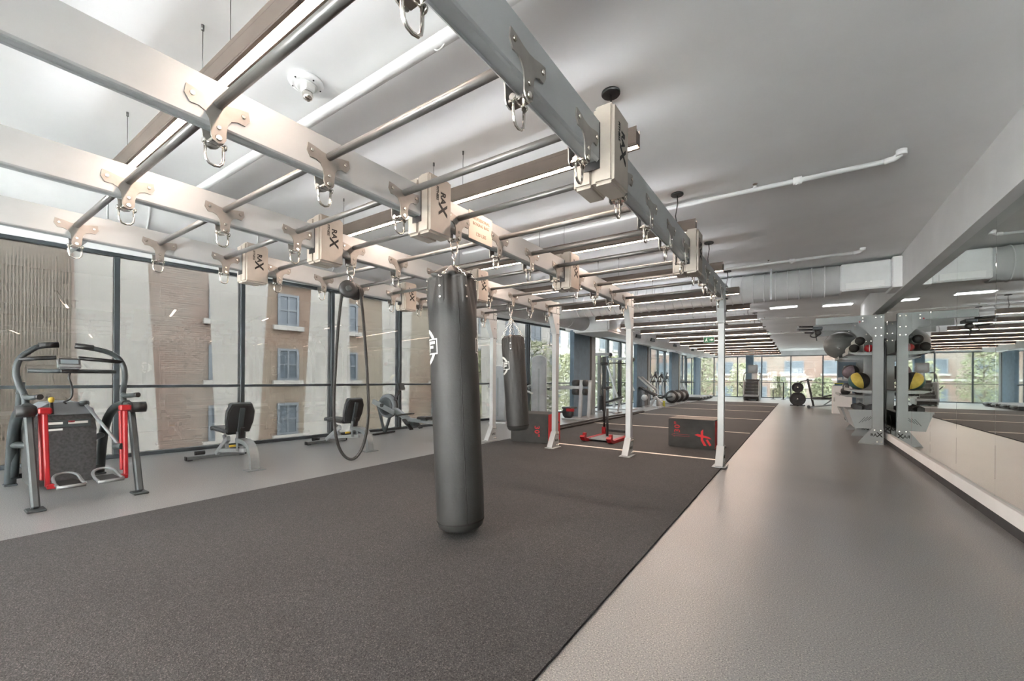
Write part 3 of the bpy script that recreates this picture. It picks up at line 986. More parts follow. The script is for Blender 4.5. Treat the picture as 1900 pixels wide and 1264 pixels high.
ft.prism([(-0.051, 0.29), (-0.20, 0.035), (-0.188, 0.03), (-0.051, 0.265)], 'x', -0.04, 0.04)
foot_me = ft.mesh('foot')
fb_me = MB().box(-0.085, 0.085, -0.215, 0.075, 0.0145, 0.026, 0.003).mesh('base_plate')
fbo = MB()
for z in (0.06, 0.25):
    for yy in (-0.03, 0.03):
        fbo.cyl((-0.066, yy, z), (0.066, yy, z), 0.009, n=8)
fbo_me = fbo.mesh('bolts')
fl_me = text_mesh('RAX', 0.06, 0.001, frame((0.049, -0.03, 0.14), (0, 1, 0), (0, 0, 1)), 0.001)
for x in BX:
    p = part(post_me, 'post', 'rig', rig, loc=rl(x, PY, 0))
    part(gus_me, 'gusset', 'rig', p)
    part(peg_me, 'bolts', 'pipe', p)
    part(foot_me, 'foot', 'rig', p)
    part(fb_me, 'base_plate', 'rig', p)
    part(fbo_me, 'bolts', 'bolt', p)
    part(fl_me, 'maker_mark', 'ink', p)
# notice on the second beam
nt_o = rl(-2.149, 2.83, 2.418)
nt = part(MB().box(0.0, 0.004, -0.15, 0.15, -0.112, 0.112), 'notice', 'tag', rig, label='paper notice about the boxing bag', loc=rl(-2.1485, 2.67, 2.42))
for s, z, sz in (('PROFESSIONAL', 0.06, 0.034), ('BOXING BAG', 0.018, 0.034), ('120 LBS', -0.06, 0.041)):
    part(text_mesh(s, sz, 0.0005, frame((0.0047, 0, z), (0, 1, 0), (0, 0, 1)), 0.0004), 'lettering', 'tagink', nt)
for y in (-0.15, 0.15):
    pass

# ================================================================== PUNCHING BAGS
def link_chain(mb, p0, p1, ll=0.034, r=0.0036):
    p0, p1 = Vector(p0), Vector(p1)
    d = p1 - p0
    n = max(2, int(d.length / (ll * 0.78)))
    d.normalize()
    a = d.orthogonal().normalized()
    b = d.cross(a)
    for i in range(n):
        c = p0 + (p1 - p0) * ((i + 0.5) / n)
        u = a if i % 2 else b
        w = ll * 0.3
        pts = []
        for t in range(10):
            th = 2 * PI * t / 10
            pts.append(c + d * (math.cos(th) * ll * 0.5) + u * (math.sin(th) * w))
        mb.tube(pts, r, 5, closed=True)

def punching_bag(name, label, hook, top, bot, R, tabs, sa, emblems, ring_z, small):
    """hook: world point of the shackle; top/bot: axis points of the bag's shoulder and base"""
    top, bot, hook = Vector(top), Vector(bot), Vector(hook)
    t = thing(name, label, 'punching bag', bot, 0, 'hanging punching bags')
    ax = (top - bot)
    H = ax.length
    zd = ax.normalized()
    xd = Vector((1, 0, 0))
    xd = (xd - zd * xd.dot(zd)).normalized()
    yd = zd.cross(xd)
    Rm = Matrix((xd, yd, zd)).transposed().to_4x4()
    def place(o):
        o.matrix_local = Rm
        return o
    nf = len(tabs)
    def mod(th, h):
        k = min(1.0, max(0.0, (h - (H - 0.42)) / 0.42))
        kk = k ** 1.6
        if h > H + 0.005 and not small:
            return 1 - 0.22 * math.cos(nf * (th - tabs[0]))
        return 1 + kk * 0.15 * math.cos(nf * (th - tabs[0])) - kk * 0.10 + kk * 0.035 * math.sin(17 * th) + 0.012 * math.sin(3 * th + h * 2.1) * min(1, k + 0.3)
    prof = [(R * 0.55, 0.0), (R * 0.80, 0.008), (R * 0.93, 0.03), (R * 0.99, 0.07), (R, 0.12)]
    prof += [(R * (1 + 0.008 * math.sin(i * 1.3)), 0.12 + (H - 0.42) * i / 10) for i in range(1, 11)]
    prof += [(R * 1.0, H - 0.27), (R * 1.0, H - 0.23), (R * 0.99, H - 0.19), (R * 0.98, H - 0.15), (R * 0.97, H - 0.11), (R * 0.95, H - 0.07), (R * 0.93, H - 0.03), (R * 0.92, H), (R * 0.80, H + 0.012)]
    if not small:
        prof += [(R * 0.66, H + 0.03), (R * 0.45, H + 0.06), (R * 0.22, H + 0.09)]
    else:
        prof += [(R * 0.74, H + 0.03), (R * 0.5, H + 0.035)]
    body = place(part(MB().lathe(prof, n=120, mod=mod), 'bag_body', 'bag', t))
    part(MB().lathe([(R * 0.985, 0.066), (R * 1.004, 0.070), (R * 1.004, 0.076), (R * 0.995, 0.080)], n=56, caps=False), 'bottom_seam', 'ink', body)
    part(MB().lathe([(R * 0.93, H - 0.012), (R * 0.95, H - 0.006), (R * 0.93, H + 0.0)], n=120, caps=False, mod=mod), 'top_piping', 'bag', body)
    part(MB().tube([((R + 0.0015) * math.cos(sa), (R + 0.0015) * math.sin(sa), 0.08 + (H - 0.22) * i / 12) for i in range(13)], 0.0028, 6), 'side_seam', 'ink', body)
    # strap tabs with rivets and chains
    cm = []
    for th in tabs:
        def rad(a, h):
            for (r0, h0), (r1, h1) in zip(prof, prof[1:]):
                if h0 <= h <= h1 and h1 > h0:
                    return (r0 + (r1 - r0) * (h - h0) / (h1 - h0)) * mod(a, h)
            return R
        tb = MB()
        nz, na = 6, 6
        wz = 0.17
        for iz in range(nz):
            for ia in range(na):
                q = []
                for jz, ja in ((iz, ia), (iz, ia + 1), (iz + 1, ia + 1), (iz + 1, ia)):
                    hh = H - 0.215 + 0.20 * jz / nz
                    aa = th + (-wz + 2 * wz * ja / na) * (1.0 if jz else 0.9)
                    edge = 0.0 if ja in (0, na) or jz == 0 else 0.005
                    rr = rad(aa, hh) + 0.002 + edge
                    q.append((rr * math.cos(aa), rr * math.sin(aa), hh))
                tb._faces(q, [(0, 1, 2, 3)], False)
        bmesh.ops.remove_doubles(tb.bm, verts=tb.bm.verts[:], dist=0.0003)
        sb = part(tb, 'strap_tab', 'bag', body)
        rv = MB()
        for zz in (H - 0.17, H - 0.09):
            d = Vector((math.cos(th), math.sin(th), 0))
            r3 = rad(th, zz) + 0.006
            rv.cyl(d * (r3 - 0.004) + Vector((0, 0, zz)), d * (r3 + 0.005) + Vector((0, 0, zz)), 0.007, n=10)
        part(rv, 'rivets', 'bolt', sb)
        ch = MB()
        e = bot + Rm.to_3x3() @ Vector(((rad(th, H - 0.02) + 0.012) * math.cos(th), (rad(th, H - 0.02) + 0.012) * math.sin(th), H - 0.02))
        link_chain(ch, e - bot, Vector((hook.x, hook.y, ring_z)) - bot, 0.036 if not small else 0.04, 0.0038)
        part(ch, 'chain', 'chrome', t)
    ch = MB()
    link_chain(ch, Vector((hook.x, hook.y, ring_z)) - bot, hook - bot, 0.05, 0.0052)
    part(ch, 'hanging_chain', 'chrome', t)
    # emblems: ring crossed by a box with the letters BF, on two sides
    for ea in emblems:
        em = MB()
        rr = R * 1.006
        zc = H * 0.725 if not small else H * 0.70
        def P(u, v, k=0.0):
            a = ea + u / R
            return ((rr + k) * math.cos(a), (rr + k) * math.sin(a), zc + v)
        n = 40
        for i in range(n):
            a0, a1 = 2 * PI * i / n, 2 * PI * (i + 1) / n
            if abs(math.sin((a0 + a1) / 2)) < 0.46:
                continue
            em._faces([P(0.135 * math.cos(a0), 0.135 * math.sin(a0)), P(0.135 * math.cos(a1), 0.135 * math.sin(a1)), P(0.105 * math.cos(a1), 0.105 * math.sin(a1)), P(0.105 * math.cos(a0), 0.105 * math.sin(a0))], [(0, 1, 2, 3)])
        def rect(u0, u1, v0, v1):
            m = max(1, int((u1 - u0) / 0.02))
            for i in range(m):
                a, b = u0 + (u1 - u0) * i / m, u0 + (u1 - u0) * (i + 1) / m
                em._faces([P(a, v0), P(b, v0), P(b, v1), P(a, v1)], [(0, 1, 2, 3)])
        rect(-0.15, 0.15, 0.048, 0.058)
        rect(-0.15, 0.15, -0.058, -0.048)
        rect(-0.15, -0.14, -0.048, 0.048)
        rect(0.14, 0.15, -0.048, 0.048)
        for (u0, u1, v0, v1) in ((0.02, 0.05, -0.04, 0.04), (0.05, 0.125, 0.018, 0.04), (0.05, 0.105, -0.014, 0.006),
                                 (-0.125, -0.095, -0.04, 0.04), (-0.095, -0.04, 0.02, 0.04), (-0.095, -0.045, -0.008, 0.008), (-0.095, -0.04, -0.04, -0.02), (-0.04, -0.02, 0.008, 0.034), (-0.04, -0.02, -0.034, -0.008)):
            rect(u0, u1, v0, v1)
        part(em, 'emblem', 'logo', body)
    return t
punching_bag('punching_bag', 'tall black leather punching bag hanging nearest the camera', (-2.19, 2.40, 2.165), (-2.205, 2.385, 1.965), (-2.135, 2.435, 0.055), 0.182, [-1.30 + 1.047 * i for i in range(6)], -0.58, (-2.37, 1.06), 2.065, False)
punching_bag('punching_bag', 'shorter black punching bag hanging beside the red and black box', (-3.50, 5.068, 2.165), (-3.475, 5.08, 1.80), (-3.39, 5.12, 0.445), 0.165, [-1.2 + PI / 2 * i for i in range(4)], -0.5, (-2.33,), 2.09, True)

# ================================================================== PULLEY ROPE TRAINER
pr = thing('rope_trainer', 'black rope pulley trainer with hanging rope loop', 'rope trainer', (-3.50, 2.40, 2.06), -0.42)
yaw = 0.3
part(MB().tube([(0, 0, 0.11), (0, 0.018, 0.09), (0, 0.018, 0.06), (0, 0, 0.045), (0, -0.018, 0.06), (0, -0.018, 0.09)], 0.006, 6, closed=True), 'carabiner', 'chrome', pr)
part(MB().tube([(0, 0, 0.056), (0.015, 0, 0.04), (0.015, 0, 0.01), (0, 0, -0.004), (-0.015, 0, 0.01), (-0.015, 0, 0.04)], 0.006, 6, closed=True), 'swivel_link', 'chrome', pr)
ph = part(MB().lathe([(0.05, -0.022), (0.078, -0.020), (0.082, -0.012), (0.082, 0.012), (0.078, 0.020), (0.05, 0.022)], c=(0.055, -0.03, -0.035), axis='x', n=32), 'pulley_housing', 'black', pr)
part(MB().lathe([(0.03, 0.0225), (0.028, 0.026), (0.012, 0.028)], c=(0.055, -0.03, -0.035), axis='x', n=20), 'hub_cap', 'framedk', ph)
part(MB().lathe([(0.05, -0.022), (0.072, -0.018), (0.072, 0.018), (0.05, 0.022)], c=(-0.02, 0.05, -0.045), axis='x', n=32), 'friction_drum', 'black', pr)
part(MB().cyl((-0.02, 0.05, -0.045), (0.055, -0.03, -0.035), 0.02, n=10), 'axle', 'framedk', pr)
loop = []
pts = [(0.02, -0.075, -0.06), (0.02, -0.10, -0.25), (0.02, -0.125, -0.60), (0.02, -0.145, -1.05), (0.02, -0.14, -1.32), (0.02, -0.105, -1.50), (0.02, -0.05, -1.60), (0.02, 0.02, -1.64), (0.02, 0.085, -1.59), (0.02, 0.135, -1.47), (0.02, 0.165, -1.28),
       (0.02, 0.165, -1.0), (0.02, 0.135, -0.55), (0.02, 0.105, -0.2), (0.015, 0.085, -0.05), (0.01, 0.06, 0.0)]
def smooth_path(p, it=2):
    p = [Vector(q) for q in p]
    for _ in range(it):
        q = [p[0]]
        for a, b in zip(p, p[1:]):
            q += [a * 0.75 + b * 0.25, a * 0.25 + b * 0.75]
        q.append(p[-1])
        p = q
    return p
part(MB().tube(smooth_path(pts), 0.0135, 10), 'rope_loop', 'rope', pr)

# ================================================================== PLYO BOXES
def xlogo(mtx):
    mb = MB()
    mb.prism([(-0.02, 0.12), (0.02, 0.16), (0.02, -0.02), (0.075, -0.12), (0.03, -0.12), (-0.02, -0.03)], 'z', 0, 0.0015)
    mb.prism([(-0.12, 0.055), (-0.07, 0.075), (0.11, 0.035), (0.15, 0.0), (-0.06, 0.03)], 'z', 0.0016, 0.003)
    mb.prism([(0.06, -0.02), (0.09, -0.005), (0.15, -0.10), (0.12, -0.12)], 'z', 0, 0.0015)
    me = mb.mesh('logo')
    me.transform(mtx)
    return me
def arrow_outline(mtx):
    mb = MB()
    z0, z1 = 0, 0.001
    for a, b in (((-0.14, 0.015), (0.12, 0.015)), ((-0.14, -0.015), (0.12, -0.015)), ((-0.14, 0.015), (-0.13, 0.03)), ((-0.13, 0.03), (-0.18, 0.0)), ((-0.18, 0.0), (-0.13, -0.03)), ((-0.13, -0.03), (-0.14, -0.015))):
        mb.bar((a[0], a[1], 0.0005), (b[0], b[1], 0.0005), 0.0025, 0.001)
    me = mb.mesh('outline')
    me.transform(mtx)
    return me
pb = thing('plyo_box', 'black padded jump box with red cross mark beside the right front post', 'box', (-1.535, 8.06, 0.014), -0.03)
part(MB().box(-0.381, 0.381, -0.305, 0.305, 0.0, 0.495, 0.012, 2), 'box_body', 'boxblk', pb)
part(MB().box(-0.376, 0.376, -0.30, 0.30, 0.4955, 0.502, 0.003), 'top_cover', 'boxtop', pb)
part(MB().box(0.3815, 0.386, -0.295, 0.295, 0.01, 0.485, 0.002), 'red_end_panel', 'boxred', pb)
part(text_mesh('30"', 0.135, 0.001, frame((-0.225, -0.3065, 0.35), (0, 0, 1), (-1, 0, 0)), 0.0015, space=1.1), 'lettering', 'redprint', pb, label='red sideways 30" lettering')
part(xlogo(frame((0.18, -0.3065, 0.18), (1, 0, 0), (0, 0, 1))), 'logo', 'redprint', pb, label='red cross shaped logo')
part(arrow_outline(frame((-0.14, -0.3065, 0.21), (1, 0, 0), (0, 0, 1))), 'outline', 'redprint', pb)
pb = thing('plyo_box', 'black and red padded jump box behind the smaller punching bag', 'box', (-4.17, 6.92, 0.002), 0.16)
pb.location.z = 0.0175
part(MB().box(-0.381, 0.37, -0.34, 0.30, 0.0, 0.535, 0.012, 2), 'box_body', 'boxblk', pb)
part(MB().box(0.3705, 0.385, -0.335, 0.295, 0.004, 0.53, 0.004), 'red_end_panel', 'boxred', pb)
part(text_mesh('30"', 0.14, 0.001, frame((0.15, -0.3415, 0.22), (0, 0, -1), (1, 0, 0)), 0.0015, space=1.1), 'lettering', 'redprint', pb, label='red sideways 30" lettering')
part(text_mesh('20"', 0.12, 0.001, frame((0.3858, -0.03, 0.27), (0, -1, 0), (0, 0, -1)), 0.0015), 'lettering', 'ink', pb, label='black upside down 20" lettering')
part(xlogo(frame((0.3858, 0.12, 0.40), (0, -1, 0), (0, 0, -1))), 'logo', 'ink', pb)

# ================================================================== SLED AND ROPES
SL = (-3.10, 7.85, 0.014)
sl = thing('push_sled', 'red and grey weight sled with black push poles behind the rig posts', 'sled', SL, 0.0)
for sx in (-0.26, 0.26):
    sk = MB()
    sk.prism([(-0.62, 0.10), (-0.55, 0.03), (-0.45, 0.0), (0.52, 0.0), (0.52, 0.055), (-0.42, 0.055), (-0.50, 0.075), (-0.57, 0.13)], 'x', sx - 0.045, sx + 0.045)
    skp = part(sk, 'skid', 'red', sl)
    part(MB().box(sx - 0.03, sx + 0.03, -0.52, -0.46, 0.0755, 0.17, 0.004), 'pole_socket', 'red', skp)
    part(MB().box(sx - 0.04, sx + 0.04, 0.44, 0.52, 0.0555, 0.19, 0.004), 'pole_socket', 'red', skp)
    part(MB().cyl((sx, 0.48, 0.191), (sx, 0.48, 0.98), 0.025, n=14), 'push_pole', 'black', sl)
part(MB().box(-0.214, 0.214, -0.40, 0.40, 0.035, 0.052, 0.003), 'deck', 'frame', sl)
part(MB().box(-0.214, 0.214, 0.45, 0.50, 0.10, 0.15, 0.004), 'cross_bar', 'black', sl)
part(MB().cyl((-0.05, 0.12, 0.053), (-0.05, 0.12, 0.60), 0.024, n=14), 'weight_horn', 'black', sl)
def batt(label, path):
    t = solo(MB((-4.7, 11, 0)).tube(smooth_path(path, 3), 0.026, 10), 'battle_rope', 'rope', label, 'rope', 'battle ropes', loc=(-4.7, 11, 0))
    return t
batt('black battle rope on the floor beside the sled, the one nearer the windows', [(-4.80, 7.4, 0.041), (-4.84, 9.2, 0.041), (-4.84, 11.0, 0.041), (-4.86, 12.6, 0.041), (-4.72, 14.0, 0.041), (-4.68, 15.3, 0.041)])
batt('black battle rope on the turf beside the sled, the one nearer the camera', [(-4.6, 7.3, 0.041), (-4.62, 9.0, 0.041), (-4.60, 11.2, 0.041), (-4.55, 13.0, 0.041), (-4.60, 14.4, 0.041), (-4.62, 15.2, 0.041)])

# ================================================================== LATERAL STEPPING TRAINER (left foreground)
TO = (-6.3, 1.03, 0)
st = thing('stepping_trainer', 'dark framed stepping trainer with red linkages and two foot pedals', 'exercise machine', TO)
def T(mb_fn, name, m, parent=None, label=None):
    mb = MB(TO)
    mb_fn(mb)
    return part(mb, name, m, parent or st, label)
YL, YR = 0.68, 1.39
for y, sy in ((YL, 1), (YR, -1)):
    T(lambda b: b.bar((-5.575, y, 0.02), (-5.93, y - 0.01 * sy, 0.88), 0.055, 0.075, (1, 0, 0), 0.012), 'front_leg', 'framedk')
    T(lambda b: b.box(-5.66, -5.50, y - 0.06, y + 0.06, 0.0, 0.02, 0.006), 'foot_plate', 'framedk')
    T(lambda b: b.tube(smooth_path([(-7.10, y, 0.02), (-6.98, y, 0.45), (-6.80, y, 0.70), (-6.45, y, 0.86), (-6.02, y, 0.90)], 2), 0.045, 10), 'rear_leg', 'framedk')
    T(lambda b: b.box(-7.16, -7.04, y - 0.05, y + 0.05, 0.0, 0.02, 0.005), 'foot_plate', 'framedk')
    # upright handle arching inward
    ym = 0.985
    up = [(-6.10, y, 0.88), (-6.18, y, 1.02), (-6.25, y - 0.03 * sy, 1.10), (-6.30, y - 0.05 * sy, 1.25), (-6.32, y - 0.02 * sy, 1.38), (-6.33, y + 0.06 * sy, 1.46), (-6.33, ym - 0.20 * sy, 1.50), (-6.34, ym - 0.065 * sy, 1.52)]
    T(lambda b: b.tube(smooth_path(up, 2), 0.026, 10), 'handle_upright', 'framedk')
    T(lambda b: b.tube([(-6.33, ym - 0.20 * sy, 1.505), (-6.34, ym - 0.06 * sy, 1.523)], 0.030, 10), 'top_grip', 'black')
    T(lambda b: b.tube([(-6.31, y - 0.03 * sy, 1.36), (-6.31, ym - 0.08 * sy, 1.39)], 0.021, 10), 'inner_grip', 'black')
    T(lambda b: b.tube(smooth_path([(-6.16, y, 1.00), (-6.08, y + 0.005, 0.985), (-5.92, y + 0.06, 1.0)], 1), 0.024, 10), 'lower_grip', 'framedk')
    T(lambda b: b.cyl((-5.93, y + 0.05, 1.0), (-5.90, y + 0.065, 1.0), 0.027, n=12), 'grip_cap', 'black')
    # pivot
    T(lambda b: b.cyl((-5.80, y - 0.10 * sy, 0.875), (-5.80, y + 0.02 * sy, 0.875), 0.055, n=20), 'pivot_cap', 'black')
    T(lambda b: b.box(-6.0, -5.85, y - 0.04, y + 0.04, 0.83, 0.92, 0.01), 'pivot_block', 'framedk')
    # red linkages
    yi = y + 0.075 * sy
    rd = T(lambda b: b.bar((-5.76, yi, 0.87), (-5.68, yi + 0.01 * sy, 0.18), 0.035, 0.05, (1, 0, 0), 0.008), 'linkage', 'red', label='red steel linkage')
    T(lambda b: b.bar((-5.92, yi - 0.005 * sy, 0.84), (-5.84, yi, 0.22), 0.035, 0.05, (1, 0, 0), 0.008), 'linkage', 'red', label='red steel linkage')
    T(lambda b: b.box(-5.80, -5.72, yi - 0.045, yi + 0.045, 0.845, 0.905, 0.012), 'linkage_head', 'red')
    yp = yi + 0.145 * sy
    T(lambda b: b.box(-5.71, -5.63, min(yi, yi + 0.055 * sy), max(yi, yi + 0.055 * sy), 0.165, 0.205, 0.005), 'pedal_pin', 'red')
    # pedal: shallow tray with a raised hooped back
    pd = T(lambda b: b.box(-5.90, -5.56, yp - 0.09, yp + 0.09, 0.165, 0.185, 0.008), 'pedal', 'black')
    T(lambda b: b.tube(smooth_path([(-5.56, yp - 0.09, 0.19), (-5.70, yp - 0.09, 0.195), (-5.84, yp - 0.085, 0.245), (-5.91, yp, 0.26), (-5.84, yp + 0.085, 0.245), (-5.70, yp + 0.09, 0.195), (-5.56, yp + 0.09, 0.19)], 2), 0.013, 8), 'pedal_rim', 'frame', pd)
    T(lambda b: b.cyl((-5.56, yp - 0.095, 0.178), (-5.56, yp + 0.095, 0.178), 0.017, n=10), 'pedal_nose', 'frame', pd)
# cross members
T(lambda b: b.cyl((-6.30, YL + 0.03, 1.25), (-6.30, YR - 0.03, 1.25), 0.021, n=10), 'console_bar', 'framedk')
T(lambda b: b.tube(smooth_path([(-6.95, YL, 0.46), (-6.60, 0.85, 0.46), (-6.60, 1.2, 0.48), (-6.95, YR, 0.50)], 1), 0.035, 10), 'cross_tube', 'framedk')
T(lambda b: b.bar((-7.05, YL, 0.10), (-7.05, YR, 0.10), 0.04, 0.05), 'rear_brace', 'framedk')
# console
cn = T(lambda b: b.cbox((-6.27, 0.99, 1.325), (0.06, 0.17, 0.115), 0.014, 2, Matrix.Rotation(-0.35, 3, 'Y')), 'console', 'frame')
T(lambda b: b.cbox((-6.246, 0.99, 1.345), (0.02, 0.13, 0.045), 0.002, 1, Matrix.Rotation(-0.35, 3, 'Y')), 'display', 'screen', cn)
T(lambda b: b.cbox((-6.262, 0.99, 1.345), (0.045, 0.155, 0.065), 0.004, 1, Matrix.Rotation(-0.35, 3, 'Y')), 'display_bezel', 'black', cn)
T(lambda b: b.box(-6.33, -6.25, 0.93, 1.05, 1.235, 1.265, 0.006), 'console_clamp', 'black', cn)
T(lambda b: b.tube(smooth_path([(-6.28, 1.0, 1.235), (-6.27, 0.985, 1.18), (-6.27, 1.01, 1.12), (-6.28, 1.02, 1.0), (-6.30, 1.0, 0.95), (-6.33, 0.96, 0.93), (-6.36, 0.985, 0.91)], 2), 0.009, 8), 'console_cable', 'black')
# shroud
sh_o = T(lambda b: b.prism([(-0.235 + 0.985, 0.06), (0.235 + 0.985, 0.06), (0.245 + 0.985, 0.30), (0.245 + 0.985, 0.62), (0.225 + 0.985, 0.80), (0.12 + 0.985, 0.90), (-0.10 + 0.985, 0.90), (-0.225 + 0.985, 0.80), (-0.245 + 0.985, 0.62), (-0.245 + 0.985, 0.30)], 'x', -6.95, -6.42), 'shroud', 'shroud')
T(lambda b: b.prism([(0.985 - 0.23, 0.79), (0.985 + 0.23, 0.79), (0.985 + 0.215, 0.845), (0.985 + 0.13, 0.915), (0.985, 0.925), (0.985 - 0.12, 0.915), (0.985 - 0.215, 0.845)], 'x', -6.97, -6.405), 'shroud_cap', 'shroudgr')
T(lambda b: b.box(-6.42, -6.413, 0.985 - 0.20, 0.985 + 0.20, 0.655, 0.735, 0.002), 'decal_band', 'framedk')
for y0, y1, z0, z1, m in ((0.80, 0.97, 0.69, 0.715, 'logo'), (1.01, 1.16, 0.69, 0.715, 'logo'), (1.01, 1.06, 0.705, 0.72, 'redprint'), (0.80, 0.97, 0.625, 0.645, 'logo')):
    T(lambda b: b.box(-6.4125 if z0 > 0.65 else -6.4195, -6.411 if z0 > 0.65 else -6.417, y0, y1, z0, z1), 'decal', m)
# lever, strut and rear pole
T(lambda b: b.cyl((-6.36, 0.88, 0.80), (-6.36, 0.88, 0.925), 0.02, 0.013, n=10), 'lever_boot', 'black')
T(lambda b: b.lathe([(0.012, 0.925), (0.02, 0.935), (0.024, 0.955), (0.02, 0.975), (0.008, 0.982)], c=(-6.36, 0.88, 0), n=14), 'lever_knob', 'yellow')
T(lambda b: b.cyl((-6.38, 1.13, 0.905), (-5.86, 1.30, 0.47), 0.016, n=10), 'strut', 'frame')
T(lambda b: b.cyl((-6.40, 1.10, 0.905), (-6.36, 1.15, 0.905), 0.028, n=12), 'strut_joint', 'framedk')
T(lambda b: b.cyl((-5.90, 1.27, 0.47), (-5.82, 1.31, 0.47), 0.032, n=12), 'strut_joint', 'framedk')
T(lambda b: b.cyl((-7.0, 0.70, 0.1), (-6.98, 0.74, 1.13), 0.032, n=12), 'rear_pole', 'framedk')
T(lambda b: b.cyl((-6.981, 0.738, 1.0), (-6.98, 0.74, 1.015), 0.04, n=12), 'pole_collar', 'black')

# ================================================================== ADJUSTABLE BENCHES
def bench(label, x, y, rz):
    """local: +X towards the raised back pad and front foot, base rail at -0.75"""
    t = thing('weight_bench', label, 'bench', (x, y, 0), rz, 'adjustable benches by the windows')
    part(MB().bar((-0.75, -0.37, 0.035), (-0.75, 0.37, 0.035), 0.06, 0.05, (0, 0, 1), 0.008), 'base_rail', 'frame', t)
    part(MB().box(-0.785, -0.715, -0.385, -0.371, 0.008, 0.062).box(-0.785, -0.715, 0.371, 0.385, 0.008, 0.062), 'rail_caps', 'black', t)
    part(MB().box(-0.78, -0.72, -0.36, -0.30, 0, 0.009).box(-0.78, -0.72, 0.30, 0.36, 0, 0.009), 'rail_feet', 'black', t)
    part(MB().bar((-0.75, 0, 0.06), (-0.28, 0, 0.33), 0.05, 0.07, (0, 0, 1), 0.006), 'spine', 'framelt', t)
    part(MB().bar((-0.62, 0, 0.12), (0.30, 0, 0.22), 0.045, 0.05, (0, 0, 1), 0.006), 'lower_beam', 'framelt', t)
    part(MB().bar((-0.30, 0, 0.16), (-0.45, 0, 0.36), 0.04, 0.05, (1, 0, 0), 0.006), 'seat_brace', 'frame', t)
    fp = smooth_path([(0.10, 0, 0.34), (0.35, 0, 0.345), (0.52, 0, 0.30), (0.60, 0, 0.18), (0.615, 0, 0.015)], 2)
    up_, lo_ = [], []
    for i, p in enumerate(fp):
        d = (fp[min(i + 1, len(fp) - 1)] - fp[max(i - 1, 0)]).normalized()
        nrm = Vector((-d.z, 0, d.x)) * 0.03
        up_.append(((p + nrm).x, (p + nrm).z))
        lo_.append(((p - nrm).x, (p - nrm).z))
    fm = MB().prism(up_ + lo_[::-1], 'y', -0.05, 0.05)
    part(fm, 'front_leg', 'frame', t)
    part(MB().box(0.54, 0.70, -0.11, 0.11, 0, 0.014, 0.004), 'front_foot', 'frame', t)
    rt = Matrix.Rotation(0.03, 3, 'Y')
    sp = part(MB().cbox((-0.30, 0, 0.455), (0.56, 0.26, 0.06), 0.022, 3, rt), 'seat_pad', 'pad', t)
    part(MB().cbox((-0.30, 0, 0.418), (0.50, 0.16, 0.012), 0, 1, rt), 'seat_plate', 'framedk', sp)
    part(MB().cyl((-0.585, -0.125, 0.455), (-0.585, 0.125, 0.455), 0.03, n=12), 'seat_nose', 'pad', sp)
    rb = Matrix.Rotation(0.30, 3, 'Y')
    c = Vector((0.12, 0, 0.645))
    bpd = part(MB().prism([(-0.13, -0.20), (0.13, -0.20), (0.165, -0.05), (0.165, 0.10), (0.12, 0.21), (-0.12, 0.21), (-0.165, 0.10), (-0.165, -0.05)], 'x', -0.035, 0.03), 'back_pad', 'pad', t)
    bpd.location = c
    bpd.rotation_euler = (0, 0.30, 0)
    part(MB().prism([(-0.115, -0.18), (0.115, -0.18), (0.148, -0.04), (0.148, 0.09), (0.105, 0.19), (-0.105, 0.19), (-0.148, 0.09), (-0.148, -0.04)], 'x', 0.0305, 0.042), 'back_board', 'black', bpd)
    part(MB().box(-0.06, -0.0355, -0.14, 0.14, -0.19, 0.20, 0.012, 2), 'pad_cushion', 'pad', bpd)
    part(MB().box(0.0425, 0.075, -0.03, 0.03, -0.28, 0.16, 0.004), 'back_spine', 'framedk', bpd)
    part(MB().box(0.14, 0.19, -0.05, -0.04, 0.20, 0.46).box(0.14, 0.19, 0.04, 0.05, 0.20, 0.46), 'ladder_plates', 'frame', t)
    part(MB().bar((0.16, 0, 0.30), (0.22, 0, 0.52), 0.05, 0.03, (1, 0, 0)), 'support_strut', 'black', t)
    part(MB().cyl((0.05, -0.10, 0.26), (0.05, -0.02, 0.26), 0.017, n=10), 'adjust_knob', 'yellow', t)
    part(MB().cyl((-0.72, 0.16, 0.10), (-0.72, 0.28, 0.10), 0.03, n=10).cyl((-0.72, -0.28, 0.10), (-0.72, -0.16, 0.10), 0.03, n=10), 'foot_rollers', 'black', t)
    return t
bench('black padded adjustable bench nearer the camera, beside the stepping trainer', -6.40, 2.62, -0.06)
bench('black padded adjustable bench seen through the hanging rope loop', -6.40, 4.38, -0.06)

# ================================================================== ROWER
ro = thing('rowing_machine', 'grey and black rowing machine with round flywheel by the windows', 'exercise machine', (-7.25, 5.88, 0), 0.10)
part(MB().bar((-0.09, -0.31, 0.02), (-0.09, 0.31, 0.02), 0.05, 0.035, (0, 0, 1), 0.008), 'front_foot', 'black', ro)
part(MB().bar((-0.08, 0.0, 0.03), (-0.30, 0.0, 0.66), 0.035, 0.06, (1, 0, 0), 0.006), 'rear_strut', 'framedk', ro)
part(MB().bar((-0.08, 0.02, 0.03), (0.10, 0.02, 0.50), 0.035, 0.06, (1, 0, 0), 0.006), 'front_strut', 'framedk', ro)
fw = part(MB().lathe([(0.05, -0.09), (0.22, -0.08), (0.245, -0.05), (0.25, 0.0), (0.245, 0.05), (0.22, 0.08), (0.05, 0.09)], c=(0.0, 0.03, 0.60), axis='y', n=36), 'flywheel_cage', 'shroudgr', ro)
part(MB().lathe([(0.10, -0.094), (0.19, -0.088), (0.19, -0.082), (0.10, -0.086)], c=(0, 0.03, 0.60), axis='y', n=30), 'cage_ring', 'framedk', fw)
